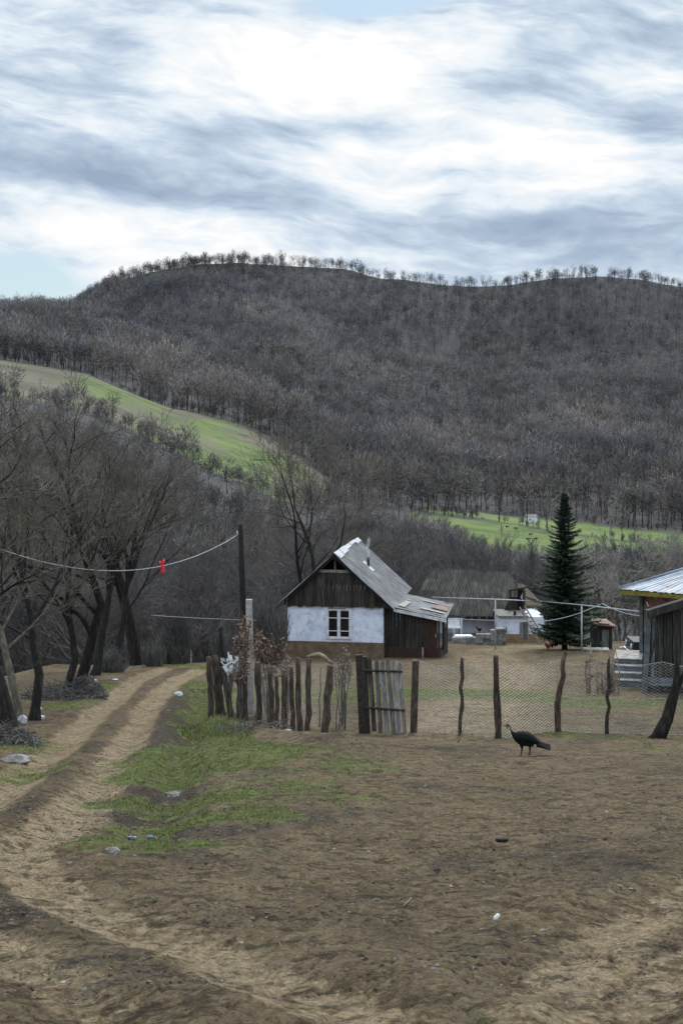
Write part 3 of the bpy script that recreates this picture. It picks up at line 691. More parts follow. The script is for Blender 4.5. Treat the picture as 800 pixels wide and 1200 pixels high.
# ------------------------------------------------------------------ the fir
def fir(loc, h=7.6):
    e = empty('fir_tree', loc, 'tall dark green fir tree standing in the middle of the yard', 'tree')
    T = MB(); T.tube([(0, 0, -.2), (0, 0, .5), (.05, 0, h * .5), (0, 0, h)], [.16, .13, .07, .01], 8); T.build('trunk', MT['bark'], e, local=True)
    rnd = random.Random(4); Cn = MB()
    nb = 340
    for i in range(nb):
        f = (i + rnd.random()) / nb; z = .35 + (h - .4) * f ** 1.0; a = i * 2.399 + rnd.uniform(-.4, .4)
        L = (2.15 * (1 - f) ** .9 + .10) * rnd.uniform(.42, 1.08) * (1.12 if .25 < f < .5 else 1)
        if f < .22: L *= .72 + f * 1.2
        if i % 17 == 5 and f > .2: L *= 1.3
        L *= 1.02 * (.70 + .5 * float(vn(np.array([a * .5]), np.array([z * 1.3]), 7)[0]))
        d = Vector((math.cos(a), math.sin(a), 0)); droop = -.12 - .22 * (1 - f); n = 7; pts = []; rnd_d = rnd.uniform(-.12, .28)
        for j in range(n + 1):
            t = j / n; pts.append(Vector((0, 0, z)) + d * (L * t) + Vector((0, 0, L * (droop * t + .30 * t ** 2.2 + rnd_d * t))))
        Cn.tube(pts, [.018 * (1 - f) + .008] * (n) + [.004], 3, .2, cap=False)
        side = Vector((-d.y, d.x, 0)); tt = rnd.random() * .5
        m = int(12 + L * 26)
        for j in range(m):
            t = .08 + .92 * j / m; q_ = pts[min(int(t * n), n - 1)].lerp(pts[min(int(t * n), n - 1) + 1], t * n - min(int(t * n), n - 1))
            for sgn in (-1, 1):
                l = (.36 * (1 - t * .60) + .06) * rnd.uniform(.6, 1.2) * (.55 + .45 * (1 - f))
                dr = (side * sgn * .9 + d * .75 + Vector((0, 0, rnd.uniform(-.45, .3)))).normalized()
                tip = q_ + dr * l; w = Vector((rnd.uniform(-.3, .3), rnd.uniform(-.3, .3), 1)).cross(dr).normalized() * (.028 + .018 * rnd.random())
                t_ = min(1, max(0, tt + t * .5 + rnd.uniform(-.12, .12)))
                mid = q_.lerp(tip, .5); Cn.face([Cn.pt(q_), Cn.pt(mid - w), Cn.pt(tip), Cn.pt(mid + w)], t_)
                if rnd.random() < .5:
                    dn = mid + Vector((rnd.uniform(-.03, .03), rnd.uniform(-.03, .03), -l * .5)); Cn.face([Cn.pt(mid - w * .4), Cn.pt(dn), Cn.pt(mid + w * .4)], t_ * .6)
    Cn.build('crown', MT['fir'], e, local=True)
fir(on(661, 761))
# ------------------------------------------------------------------ white gabled house with lean-to
rnd = random.Random(21)
def frame(o, deg): return Matrix.Translation(Vector(o)) @ Matrix.Rotation(R(deg), 4, 'Z')
def boards(mb, x0, x1, z0, ztop, y, th, w, axis='x', tmin=.1, tmax=.9, gap=.008, jag=0):
    """vertical boards along x (or y) whose top height is ztop(position)"""
    p = x0
    while p < x1 - .02:
        q = min(p + w * rnd.uniform(.75, 1.25), x1); a = p + gap / 2; b = q - gap / 2; j = rnd.uniform(0, .012); zb = z0 + rnd.uniform(-jag, jag)
        za, zc = ztop(a), ztop(b); t = rnd.uniform(tmin, tmax)
        if axis == 'x': c = [(a, y - j, zb), (b, y - j, zb), (b, y + th, zb), (a, y + th, zb), (a, y - j, za), (b, y - j, zc), (b, y + th, zc), (a, y + th, za)]
        else: c = [(y + th, a, zb), (y + th, b, zb), (y - j, b, zb), (y - j, a, zb), (y + th, a, za), (y + th, b, zc), (y - j, b, zc), (y - j, a, za)]
        if max(za, zc) > zb + .02: mb.hexa(c, t)
        p = q
HO = P(392.5, 770, 63); HO.z = Hs(HO.x, HO.y) + .02
h = empty('village_house', HO, 'small white limewashed house with steep grey gable roof and plank lean-to on its right', 'house')
fr = frame(HO, -8.5); D = 7.0
m = MB(fr); m.box(-2.1, 2.1, .06, D, .60, 2.26); m.build('wall', MT['white'], h)
m = MB(fr); m.box(-2.16, 2.14, -.02, D + .05, -1.6, .64); m.build('plinth', MT['plinth'], h)
rt = lambda x: 4.44 - .885 * abs(x)
m = MB(fr); boards(m, -2.42, 2.46, 2.16, lambda x: min(rt(x), 3.72), -.05, .03, .17, jag=.03); m.build('gable_boards', MT['darkw'], h)
m = MB(fr); m.box(-.85, .85, -.09, -.03, 3.66, 3.78, .8); m.box(-.04, .04, -.03, .05, 3.7, 4.3, .3); m.build('attic_beam', MT['greyw'], h)
m = MB(fr); m.poly([(-1.0, .5, 3.4), (1.0, .5, 3.4), (0, .5, 4.35)]); m.build('attic_shade_sheet', MT['hole'], h)  # near-black sheet that paints the shade of the open attic
m = MB(fr)
for s in (-1, 1):
    m.hexa([(s * 2.50, -.34, 2.10), (s * 2.50, -.28, 2.10), (0, -.28, 4.31), (0, -.34, 4.31), (s * 2.50, -.34, 2.22), (s * 2.50, -.28, 2.22), (0, -.28, 4.43), (0, -.34, 4.43)] if s > 0 else
           [(0, -.34, 4.31), (0, -.28, 4.31), (-2.5, -.28, 2.10), (-2.5, -.34, 2.10), (0, -.34, 4.43), (0, -.28, 4.43), (-2.5, -.28, 2.22), (-2.5, -.34, 2.22)])
m.build('bargeboard', MT['pole'], h)
m = MB(fr)
m.corr((2.62, -.36, 2.14), (2.62, D + .2, 2.14), (0, D + .2, 4.50), (0, -.36, 4.50), 44, .022, rng=rnd)
m.corr((-2.55, D + .2, 2.20), (-2.55, -.36, 2.20), (0, -.36, 4.50), (0, D + .2, 4.50), 44, .022, rng=rnd)
rf = m.build('roof', MT['asbest'], h)
m = MB(fr)
for s in (-1, 1):   # underside boards of the roof
    a = [(s * 2.5, -.34, 2.19), (s * 2.5, D + .1, 2.19), (0, D + .1, 4.40), (0, -.34, 4.40)]
    m.slab(*(a if s > 0 else a[::-1]), .05, .3)
m.build('roof_boarding', MT['beam'], h)
m = MB(fr)   # ridge flashing, bright and battered
for k in range(5):
    y0, y1 = -.38 + k * 1.52, -.38 + (k + 1) * 1.52 - .02; w = [.30, .26, .16, .13, .2][k]; b = .02 * (k % 2); e_ = [.08, -.05, .03, 0, .04][k]
    for s in (-1, 1):
        c = [(0, y0, 4.565 + b), (s * w, y0 + e_, 4.565 + b - w * .87), (s * w * .9, y1, 4.565 + b - w * .78), (0, y1, 4.565 + b)]
        m.poly(c if s < 0 else c[::-1])
m.build('ridge_cap', MT['patchw'], rf)
m = MB(fr); px_ = 1.02; pz = 4.50 - .9 * px_
m.tube([(px_, 3.3, pz - .3), (px_, 3.3, pz + .34)], .065, 10); m.tube([(px_, 3.3, pz + .38), (px_, 3.3, pz + .42)], [.11, .02], 10)
st = m.build('stove_pipe', MT['beam'], rf)
m = MB(fr); m.slab((px_ - .22, 3.0, pz + .235), (px_ + .25, 3.0, pz - .19), (px_ + .25, 3.6, pz - .19), (px_ - .22, 3.6, pz + .235), .01); m.build('pipe_flashing', MT['patchw'], rf)
# window
m = MB(fr); X0, X1, Z0, Z1 = -.34, .66, .84, 2.02; y0 = .02
for a in ((X0 - .05, X1 + .05, Z1, Z1 + .06), (X0 - .07, X1 + .07, Z0 - .07, Z0), (X0 - .05, X0 + .03, Z0, Z1), (X1 - .03, X1 + .05, Z0, Z1), (.12, .20, Z0, Z1)):
    m.box(a[0], a[1], y0 - .02, y0 + .06, a[2], a[3])
wd = m.build('window', MT['framew'], h)
m = MB(fr)
for xa, xb in ((X0 + .03, .12), (.20, X1 - .03)):
    m.box(xa, xa + .03, y0, y0 + .035, Z0, Z1); m.box(xb - .03, xb, y0, y0 + .035, Z0, Z1)
    for z in (Z0, Z0 + .26, Z1 - .36, Z1 - .03): m.box(xa + .03, xb - .03, y0 + .003, y0 + .033, z, z + .032)
m.build('sash', MT['framew'], wd)
m = MB(fr); m.box(X0 + .03, X1 - .03, .045, .056, Z0, Z1); m.build('pane', MT['glass'], wd)
m = MB(fr); m.tube([(-.3, -.02, 2.10), (.0, -.06, 2.12), (.45, -.05, 2.09)], .015, 5); m.tube([(.45, .02, 2.09), (.45, -.05, 2.09)], .012, 5); m.build('curtain_rail_hook', MT['beam'], h)
# lean-to
m = MB(fr); boards(m, 2.12, 3.86, .42, lambda x: 2.2 - .13 * (x - 2.1) - .05, .22, .03, .15, tmin=.0, tmax=.45); m.build('lean_to_wall', MT['darkw'], h)
m = MB(fr); boards(m, 2.3, 4.4, -.5, lambda y: 1.0 + .35 * math.sin(y * 5), 4.52, .03, .14, axis='y', tmin=.5, tmax=1, gap=.07); m.build('slatted_side', MT['darkw'], h)
m = MB(fr); m.box(2.10, 3.84, .16, .215, -.25, .44); m.box(3.86, 4.55, .14, 4.6, -.4, .05); m.build('lean_to_base_boards', MT['reddoor'], h)
m = MB(fr); m.box(3.88, 4.42, .20, .25, .06, 1.90, .4); d_ = m.build('door', MT['reddoor'], h)
m = MB(fr); m.box(4.33, 4.37, .16, .20, .9, 1.05); m.build('handle', MT['chrome'], d_)
for q_ in ((3.86, .18), (4.48, .18), (4.50, 2.3), (4.50, 4.5)): m = MB(fr); m.box(q_[0] - .035, q_[0] + .05, q_[1], q_[1] + .09, -.6, 1.86); m.build('lean_to_post', MT['beam'], h)
m = MB(fr); m.bar((3.80, .12, .02), (3.80, .12, .48), .08, .02, .9); m.build('plank', MT['straw'], h)
m = MB(fr); m.corr((4.82, -.05, 1.76), (4.82, 4.7, 1.76), (2.58, 4.7, 2.20), (2.58, -.05, 2.20), 26, .02, rng=rnd); lr = m.build('lean_to_roof', MT['asbest'], h)
for sl_ in (((2.7, .4, 2.24), (3.0, .3, 2.185), (3.1, 2.0, 2.165), (2.85, 2.2, 2.21)), ((3.6, .9, 2.065), (4.7, .8, 1.85), (4.6, 1.15, 1.87), (3.6, 1.3, 2.065)), ((3.5, 3.3, 2.09), (4.2, 3.2, 1.95), (4.2, 3.5, 1.95), (3.5, 3.6, 2.09))):
    m = MB(fr); m.slab(*sl_, .01); m.build('roof_patch', MT['concrete'], lr)
m = MB(fr); m.slab((4.0, 1.8, 1.99), (4.75, 1.6, 1.85), (4.7, 2.7, 1.86), (4.15, 2.9, 1.965), .01); m.build('rusty_patch', MT['rust'], lr)
m = MB(fr); m.hexa([(2.56, -.12, 2.03), (4.84, -.12, 1.60), (4.84, -.09, 1.60), (2.56, -.09, 2.03), (2.56, -.12, 2.16), (4.84, -.12, 1.74), (4.84, -.09, 1.74), (2.56, -.09, 2.16)]); m.build('fascia', MT['patchw'], lr)
m = MB(fr); m.slab((2.6, -.02, 2.14), (4.75, -.02, 1.73), (4.75, 4.6, 1.73), (2.6, 4.6, 2.14), .05); m.build('roof_underboards', MT['beam'], lr)
# smoke from the stove pipe
sm = bpy.data.materials.new('thin_blue_smoke'); sm.use_nodes = True; n = sm.node_tree; n.nodes.clear()
o_ = n.nodes.new('ShaderNodeOutputMaterial'); vs_ = n.nodes.new('ShaderNodeVolumeScatter'); vs_.inputs['Color'].default_value = (.50, .66, 1, 1)
f = noise(n, vec_(n, (1, 1, .6)), 7, 4); n.links.new(math_(n, 'MULTIPLY', math_(n, 'SUBTRACT', f, .36, True), 26), vs_.inputs['Density']); n.links.new(vs_.outputs[0], o_.inputs['Volume'])
m = MB(); sp = fr @ Vector((px_, 3.3, pz + .44)); m.tube([sp, sp + Vector((.01, 0, .2)), sp + Vector((-.03, 0, .45)), sp + Vector((.02, 0, .75)), sp + Vector((.05, 0, .9))], [.05, .07, .09, .08, .02], 10)
solo(m, 'chimney_smoke', sm, sp, 'thin bluish wisp of smoke above the stove pipe on the house roof', 'smoke')

# ------------------------------------------------------------------ grey barn at the back
YB = 80.; s_ = F / YB
BO = P(555, 752, YB); gz = Hs(BO.x, YB); BO.z = gz
bx = lambda px: (px - 555) / s_
bz = lambda py: (752 - py) / s_
b = empty('barn', BO, 'long low barn with grey corrugated roof and white and ochre front behind the yard', 'barn')
fr = frame(BO, 0); DB = 3.2
m = MB(fr); m.box(bx(505), bx(582), .9, DB * 2 - .8, -1, bz(719)); m.build('wall', MT['lilac'], b)
m = MB(fr); m.box(bx(500), bx(584), .85, .895, -1, bz(745)); m.build('plinth', MT['stone'], b)
m = MB(fr)
zr = bz(676) + .15; ze = bz(721); xr = bx(608)
m.corr((bx(478), -.1, ze + .1), (bx(583), -.1, ze - .1), (xr - .35, DB, zr - .25), (bx(510), DB, zr), 27, .03, rng=rnd)
m.corr((xr, 2 * DB + .4, ze), (bx(494), 2 * DB + .4, ze), (bx(510), DB, zr), (xr - .35, DB, zr - .25), 30, .03, rng=rnd)
r1 = m.build('roof', MT['asbdark'], b)
m = MB(fr); m.corr((bx(583), -.1, ze - .1), (bx(607), .1, bz(716)), (xr + .12, DB * .55, bz(688)), (xr - .35, DB, zr - .25), 7, .03, rng=rnd); m.build('roof_corner', MT['asbdark'], r1)
m = MB(fr); m.slab((xr - .1, .9, bz(712)), (bx(640), 1.6, bz(715)), (bx(622), DB + .4, bz(694)), (xr - .2, DB - .4, bz(690)), .14); m.slab((bx(640), 1.6, bz(715)), (bx(644), 4.5, bz(716)), (bx(624), 4.8, bz(696)), (bx(622), DB + .4, bz(694)), .12); m.build('hipped_end', MT['thatch'], r1)
m = MB(fr); m.box(bx(581), bx(631), -2.0, 1.4, bz(737), bz(717.5)); m.build('front_wall', MT['white'], b)
m = MB(fr); m.box(bx(580.6), bx(631.4), -2.03, 1.4, -1.2, bz(737)); m.build('ochre_base', MT['ochre'], b)
m = MB(fr); m.box(bx(578), bx(613), -2.2, 1.0, bz(717.5), bz(715.6)); m.build('terrace_slab', MT['greyw'], b)
m = MB(fr)
for px in (597, 613): m.bar((bx(px), -.2, bz(716)), (bx(px), -.2, bz(692)), .14, .12)
m.bar((bx(595), -.2, bz(692)), (bx(617), -.2, bz(688)), .14, .1); m.build('attic_post', MT['beam'], b)
m = MB(fr); m.box(bx(606), bx(614.5), .0, .05, bz(716), bz(691)); dd = m.build('doorway_shade', MT['hole'], b)  # near-black box painting the shade in the open gable doorway
m = MB(fr); m.poly([(bx(609), -.06, bz(701)), (bx(612), -.1, bz(694)), (bx(616), -.12, bz(702)), (bx(613), -.08, bz(704))]); m.build('white_sack', MT['patchw'], dd)
m = MB(fr); m.poly([(bx(590), .04, bz(716)), (bx(606), .04, bz(716)), (bx(606), .04, bz(700)), (bx(598), .04, bz(700))]); m.build('attic_boards', MT['darkw'], b)
m = MB(fr)
for k in range(9): m.box(bx(603.5) + k * .052, bx(603.5) + k * .052 + .042, -2.06, -2.02, bz(742), bz(723) - .01 * (k % 3), rnd.random())
m.build('door', MT['greyw'], b)
m = MB(fr); m.box(bx(583), bx(588.5), -2.06, -2.02, bz(735), bz(729)); m.box(bx(584), bx(587.5), -2.075, -2.065, bz(734.4), bz(729.6)); m.build('small_window', MT['greyw'], b)
m = MB(fr)
for px in (539.5, 531): m.bar((bx(px), -.4, -.4), (bx(px), -.4, ze - .15), .09, .09)
m.build('porch_post', MT['framew'], b)
m = MB(fr); m.tube([(bx(598), -1.9, bz(716)), (bx(598), -1.9, bz(710.5))], .08, 8); m.build('stove_pipe', MT['beam'], b)
for k in range(6):
    m = MB(fr); m.box(bx(545) + k * .42, bx(545) + k * .42 + .28, .06, .10, ze - .25, ze - .12); m.build('rafter_end', MT['beam'], b)
# things on the porch
pr = empty('washstand', P(529, 744, 78.5), 'white washstand with shelf in front of the grey barn', 'washstand'); frw = frame(pr.location, 0); pr.location.z = Hs(pr.location.x, 78.5); ORG[pr.name] = Vector(pr.location); frw = frame(pr.location, 0)
m = MB(frw); m.box(-.35, .45, -.2, .25, .75, .82); m.box(-.35, .45, .2, .25, .82, 1.25); m.build('basin_top', MT['framew'], pr)
m = MB(frw)
for x_ in (-.32, .38):
    for y_ in (-.17, .2): m.box(x_, x_ + .05, y_, y_ + .05, -.2, .75)
m.build('leg', MT['greyw'], pr)
# low stone wall
so = P(562, 751, 75.); so.z = Hs(so.x, 75.); m = MB(); s7 = F / 75.
def blocks(xa, xb, y, z0, z1):
    z = z0
    while z < z1 - .05:
        x_ = xa; hh = rnd.uniform(.16, .26)
        while x_ < xb:
            w = rnd.uniform(.25, .5); x2 = min(x_ + w, xb); zt = min(z + hh, z1); j = rnd.uniform(-.03, .03)
            m.box(x_ + .006, x2 - .006, y + j, y + .42 + j, z + .005, zt - .005, rnd.random()); x_ = x2
        z += hh
px7 = lambda p: (p - 400) / s7
blocks(px7(531), px7(560), 75.6, so.z - .3, so.z + .30); blocks(px7(558), px7(575), 75.0, so.z - .3, so.z + .55); blocks(px7(574), px7(580), 74.7, so.z - .3, so.z + .80); blocks(px7(580), px7(593), 75.2, so.z - .3, so.z + .82)
solo(m, 'stone_wall', MT['stone'], so, 'low rough stone wall stepping up in front of the grey barn', 'wall')
m = MB(); c = so + Vector((px7(533) - so.x, .8, .32)); m.slab(c, c + Vector((1.0, -.1, .02)), c + Vector((.9, .35, .05)), c + Vector((.1, .4, .04)), .05); solo(m, 'flat_board', MT['bag'], c, 'pale flat board lying on the lowest part of the stone wall', 'board')
# hen on the wall
def bird(name, loc, sc, face, matb, mathd, label, cat, pts, rad, legs, tail=None, flat=.85, walk=True):
    e = empty(name, loc, label, cat); e.rotation_euler = (0, 0, face); e.scale = (sc,) * 3
    m = MB(); n = 14; rings = []
    for (x_, z_), (rw, rh) in zip(pts, rad):
        rings.append([m.pt((x_, math.sin(k * 2 * math.pi / n) * rw, z_ + math.cos(k * 2 * math.pi / n) * rh)) for k in range(n)])
    for r0, r1 in zip(rings[:-1], rings[1:]):
        for k in range(n): m.face((r0[k], r0[(k + 1) % n], r1[(k + 1) % n], r1[k]), .5, True)
    m.face(rings[0][::-1]); m.face(rings[-1])
    for lp in legs: m.tube(*lp, 8)
    o = m.build('body', matb, e, local=True); md = o.modifiers.new('remesh', 'REMESH'); md.mode = 'VOXEL'; md.voxel_size = .007; md.use_smooth_shade = True
    sm_ = o.modifiers.new('smooth', 'SMOOTH'); sm_.factor = .5; sm_.iterations = 3
    return e
def birdmat(name, body, head, zc, sheen):
    m, n, b, o = nt(name); t = n.nodes.new('ShaderNodeTexCoord'); s = n.nodes.new('ShaderNodeSeparateXYZ'); n.links.new(t.outputs['Object'], s.inputs[0])
    f = noise(n, vec_(n, (30, 30, 60)), 1.2, 5); c = ramp(n, f, [(.3, tuple(v * .5 for v in body)), (.7, tuple(v * 1.8 for v in body))])
    k = ramp(n, s.outputs[2], [(zc - .03, (0, 0, 0)), (zc + .02, (1, 1, 1))]); c = mixc(n, k, c, head)
    lg = ramp(n, s.outputs[2], [(.10, (1, 1, 1)), (.13, (0, 0, 0))]); c = mixc(n, lg, c, (.05, .035, .03))
    n.links.new(c, b.inputs['Base Color']); b.inputs['Roughness'].default_value = sheen; b.inputs['Specular IOR Level'].default_value = .1; bump(n, b, f, .5, .01); return m
TP_ = on(613.5, 885.5); TK = birdmat('black_turkey_plumage', (.005, .005, .0055), (.10, .06, .05), .46, .7)
# turkey faces left (-x); z up; about 0.6 m long
body = [(.335, .205), (.30, .212), (.24, .235), (.16, .275), (.06, .305), (-.02, .305), (-.09, .30), (-.15, .315), (-.19, .36), (-.212, .41), (-.225, .455), (-.238, .49), (-.262, .508), (-.285, .500), (-.318, .488)]
rads = [(.035, .008), (.06, .018), (.075, .04), (.10, .075), (.125, .105), (.125, .115), (.105, .105), (.07, .075), (.042, .048), (.03, .032), (.024, .025), (.024, .026), (.026, .028), (.02, .02), (.004, .005)]
legs = [([(-.045, -.04, .22), (-.03, -.042, .13), (-.05, -.042, .015), (-.085, -.042, .008), (-.115, -.045, .004)], [.045, .018, .010, .008, .005]),
        ([(-.05, -.042, .012), (-.09, -.07, .005)], [.008, .004]), ([(-.05, -.042, .012), (-.085, -.015, .005)], [.008, .004]), ([(-.05, -.042, .012), (-.02, -.042, .005)], [.008, .004]),
        ([(.05, .04, .22), (.10, .042, .14), (.095, .042, .015), (.06, .042, .008), (.035, .045, .004)], [.045, .018, .010, .008, .005]),
        ([(.095, .042, .012), (.055, .07, .005)], [.008, .004]), ([(.095, .042, .012), (.06, .015, .005)], [.008, .004]), ([(.095, .042, .012), (.125, .042, .005)], [.008, .004])]
tk = bird('turkey', TP_, 1.0, -.12, TK, None, 'black turkey walking left on bare mud just outside the netting fence', 'turkey', body, rads, legs)
m = MB()
for k in range(9):
    a = (k - 4) * .075; z0 = .012 - abs(k - 4) * .008; m.hexa([(.20, a * .25 - .025, .20 + z0), (.43, a * .6 - .018, .168 + z0), (.43, a * .6 + .018, .168 + z0), (.20, a * .25 + .025, .20 + z0), (.20, a * .25 - .02, .255 + z0), (.435, a * .6 - .014, .180 + z0), (.435, a * .6 + .014, .180 + z0), (.20, a * .25 + .02, .255 + z0)])
m.v = m.v; m.build('tail', TK, tk, local=True)
for s in (-1, 1):
    m = MB()
    for k in range(6):
        z_ = .335 - k * .018; x0 = -.10 + k * .012; m.hexa([(x0, s * (.112 + .002 * k), z_ - .05), (x0 + .30 - .02 * k, s * .075, z_ - .075), (x0 + .30 - .02 * k, s * .07, z_ - .075), (x0, s * .10, z_ - .05), (x0 + .03, s * (.115 + .002 * k), z_), (x0 + .28 - .02 * k, s * .082, z_ - .045), (x0 + .28 - .02 * k, s * .07, z_ - .045), (x0 + .03, s * .10, z_)])
    m.build('wing', TK, tk, local=True)
m = MB(); m.tube([(-.305, 0, .496), (-.33, 0, .486), (-.342, 0, .474)], [.009, .006, .002], 6); m.build('beak', MT['greyw'], tk, local=True)
m = MB(); m.tube([(-.275, 0, .49), (-.278, 0, .46), (-.265, 0, .435)], [.008, .011, .004], 6); m.build('wattle', MT['redpaint'], tk, local=True)
for s in (-1, 1): m = MB(); m.tube([(-.268, s * .020, .508), (-.268, s * .026, .508)], [.005, .003], 6); m.build('eye', MT['black'], tk, local=True)
CH = birdmat('rooster_plumage', (.075, .018, .010), (.35, .02, .015), .40, .6)
cbody = [(.24, .40), (.21, .38), (.16, .33), (.10, .27), (.03, .25), (-.05, .26), (-.10, .30), (-.13, .35), (-.145, .40), (-.17, .425), (-.20, .42)]
crad = [(.01, .04), (.02, .07), (.03, .075), (.07, .08), (.09, .095), (.08, .09), (.06, .065), (.04, .045), (.028, .03), (.028, .03), (.008, .01)]
cleg = [([(-.01, -.035, .18), (0, -.035, .10), (-.01, -.035, .01), (-.05, -.035, .005)], [.03, .012, .008, .004]), ([(-.0, .035, .18), (.01, .035, .10), (0, .035, .01), (-.04, .035, .005)], [.03, .012, .008, .004])]
cp = on(641.5, 763.5); ck = bird('rooster', cp, 1.05, .5, CH, None, 'red brown rooster standing in the yard left of the fir tree', 'rooster', cbody, crad, cleg)
m = MB(); m.hexa([(-.19, -.006, .44), (-.13, -.006, .44), (-.13, .006, .44), (-.19, .006, .44), (-.20, -.003, .475), (-.12, -.003, .47), (-.12, .003, .47), (-.20, .003, .475)]); m.build('comb', MT['redcloth'], ck, local=True)
hp_ = Vector((px7(562), 75.2, so.z + .55)); HB = birdmat('black_hen_plumage', (.008, .008, .008), (.15, .02, .02), .40, .6); bird('hen', hp_, .85, 2.6, HB, None, 'small black hen resting on top of the stone wall', 'hen', cbody, crad, cleg)
# ladder
l0, l1 = P(632, 757, 75.5), P(608.5, 717, 77.2); l0.z = Hs(l0.x, l0.y)
e = empty('ladder', l0, 'pale wooden ladder leaning on the white front of the grey barn', 'ladder')
dv = Vector((.21, 0, .04))
for s in (0, 1):
    m = MB(); m.bar(l0 + dv * (s * 1.9), l1 + dv * (s * 1.25) + Vector((0, 0, .25)), .06, .07); m.build('rail', MT['straw'], e)
for k in range(9):
    t = (k + .6) / 9.4; a = l0.lerp(l1 + Vector((0, 0, .25)), t); m = MB(); m.bar(a, a + dv * (1.9 - .65 * t), .05, .055, .9); m.build('rung', MT['straw'], e)

# ------------------------------------------------------------------ gas pipe on posts, wires
def sag(a, b, s, n=24):
    a = Vector(a); b = Vector(b); return [a.lerp(b, i / n) - Vector((0, 0, 4 * s * (i / n) * (1 - i / n))) for i in range(n + 1)]
ga = [P(506, 700, 70), P(583, 702.5, 70), P(638, 705, 70), P(681, 709, 66), P(752, 717, 50)]
e = empty('gas_pipe', G(583, 70), 'thin silver overhead gas pipe carried across the yard on two posts', 'pipe')
m = MB(); m.tube(ga, .027, 8); m.build('pipe', MT['pipe'], e)
for px, py, Yd in ((580, 702.5, 70), (681, 709, 66)):
    m = MB(); t = P(px, py, Yd); m.tube([(t.x, Yd, Hs(t.x, Yd) - .3), t], .035, 8); m.build('post', MT['pipe'], e)
def cable(name, pts, r, label, cat, mat='cable'):
    m = MB(); m.tube(pts, r, 6); return solo(m, name, MT[mat], pts[0], label, cat)
cable('clothes_line', sag(P(512, 724, 68), P(640, 727, 68), .06), .014, 'pale clothes line strung low across the yard in front of the barn', 'clothes line')
cable('overhead_cable', sag(P(637, 728, 60), P(705, 707, 60), .12) + sag(P(705, 707, 60), P(752, 722, 49), .1)[1:], .014, 'pale drooping cable between the fir and the right hand house', 'cable')
GA = sag(P(-60, 618, 30), P(280, 625.5, 45), 1.02, 40)
cable('slack_cable', GA, .010, 'pale twisted cable hanging in a deep sag over the dirt road', 'cable')
cable('thin_cable', sag(P(177, 721, 55), P(335, 727.5, 60), .04), .010, 'thin pale cable stretched low behind the dirt road', 'cable')
k = min(range(41), key=lambda i: abs(400 + F * GA[i].x / GA[i].y - 191)); cp_ = GA[k]
m = MB(); w = .07
for dx_, dz_, rw in ((.05, .19, .05), (-.07, .13, .04), (-.08, -.08, .045), (.03, -.26, .06), (.06, -.15, .04)):
    m.tube([cp_ + Vector((0, 0, .0)), cp_ + Vector((dx_ * .6, -.02, dz_ * .55)), cp_ + Vector((dx_, .01, dz_))], [.025, rw, .015], 7)
m.tube([cp_ + Vector((0, 0, -.03)), cp_ + Vector((0, 0, .03))], .045, 8)
solo(m, 'red_rag', MT['redcloth'], cp_, 'bright red rag tied to the slack cable over the road', 'rag')
pb = G(289, 45); pt_ = P(282, 614, 45)
e = empty('utility_pole', pb, 'thin black tarred wooden pole behind the left stakes holding the slack cable', 'pole')
m = MB(); m.tube([pb - Vector((0, 0, .5)), pt_], [.12, .085], 10); m.build('pole', MT['pole'], e)
m = MB(); m.tube([pt_ + Vector((-.02, 0, -.30)), pt_ + Vector((-.10, 0, -.30)), pt_ + Vector((-.10, 0, -.22))], [.02, .035, .03], 8); m.build('insulator', MT['patchw'], e)
for a, b_, s, lb in (((-40, 372), (840, 366), 6, 'highest'), ((-40, 380), (840, 372), 6, 'second highest'), ((-40, 420), (840, 404), 6, 'third'), ((-40, 426), (840, 400), 9, 'fourth'), ((-40, 446), (840, 416), 7, 'lowest')):
    cable('power_line', sag(P(*a, 300), P(*b_, 300), s * .45, 40), .022, f'{lb} of the faint power lines crossing in front of the mountain', 'power line', 'farwire')

# ------------------------------------------------------------------ right hand house and its plank shed
YS = 43.0; ss_ = F / YS
SO = P(757, 812, YS); SO.z = Hs(SO.x, YS) - .02
sx = lambda px: (px - 757) / ss_
sz = lambda py: (812 - py) / ss_
e = empty('plank_shed', SO, 'dark plank shed on blocks at the right edge in front of the red wall', 'shed')
fr = frame(SO, -9)
ztop = lambda x: sz(713) + (x - sx(760)) * .33
m = MB(fr); boards(m, sx(766), 3.4, sz(797), lambda x: ztop(x) - .18, 0, .03, .24, tmin=.05, tmax=.7, gap=.02); m.build('wall', MT['shedw'], e)
m = MB(fr); boards(m, .05, 1.3, sz(797), lambda y: sz(712), sx(759), .03, .2, axis='y', tmin=.2, tmax=.8); m.box(sx(761), 3.4, .06, .09, sz(797), sz(716), .1); m.build('side_wall', MT['darkw'], e)
m = MB(fr); m.bar((sx(754), -.06, -.1), (sx(760), -.06, sz(714)), .15, .16); m.bar((sx(763.5), -.05, sz(800)), (sx(765), -.05, sz(720)), .10, .08); m.build('corner_post', MT['tealp'], e)
m = MB(fr); m.bar((sx(760), -.09, sz(775)), (sx(769), -.09, sz(742)), .07, .03); m.build('brace', MT['darkw'], e)
m = MB(fr); m.box(sx(757), 3.5, -.10, -.03, sz(803), sz(794)); m.build('sill_board', MT['bluebeam'], e)
m = MB(fr); m.box(sx(755), 3.5, -.02, 1.4, sz(809), sz(801)); m.build('floor_beam', MT['beam'], e)
for x_, y_ in ((.25, .3), (1.9, .3), (3.2, .3), (.25, 1.1), (1.9, 1.1)): m = MB(fr); m.box(x_ - .14, x_ + .18, y_ - .15, y_ + .15, -.6, sz(809)); m.build('foundation_block', MT['stone'], e)
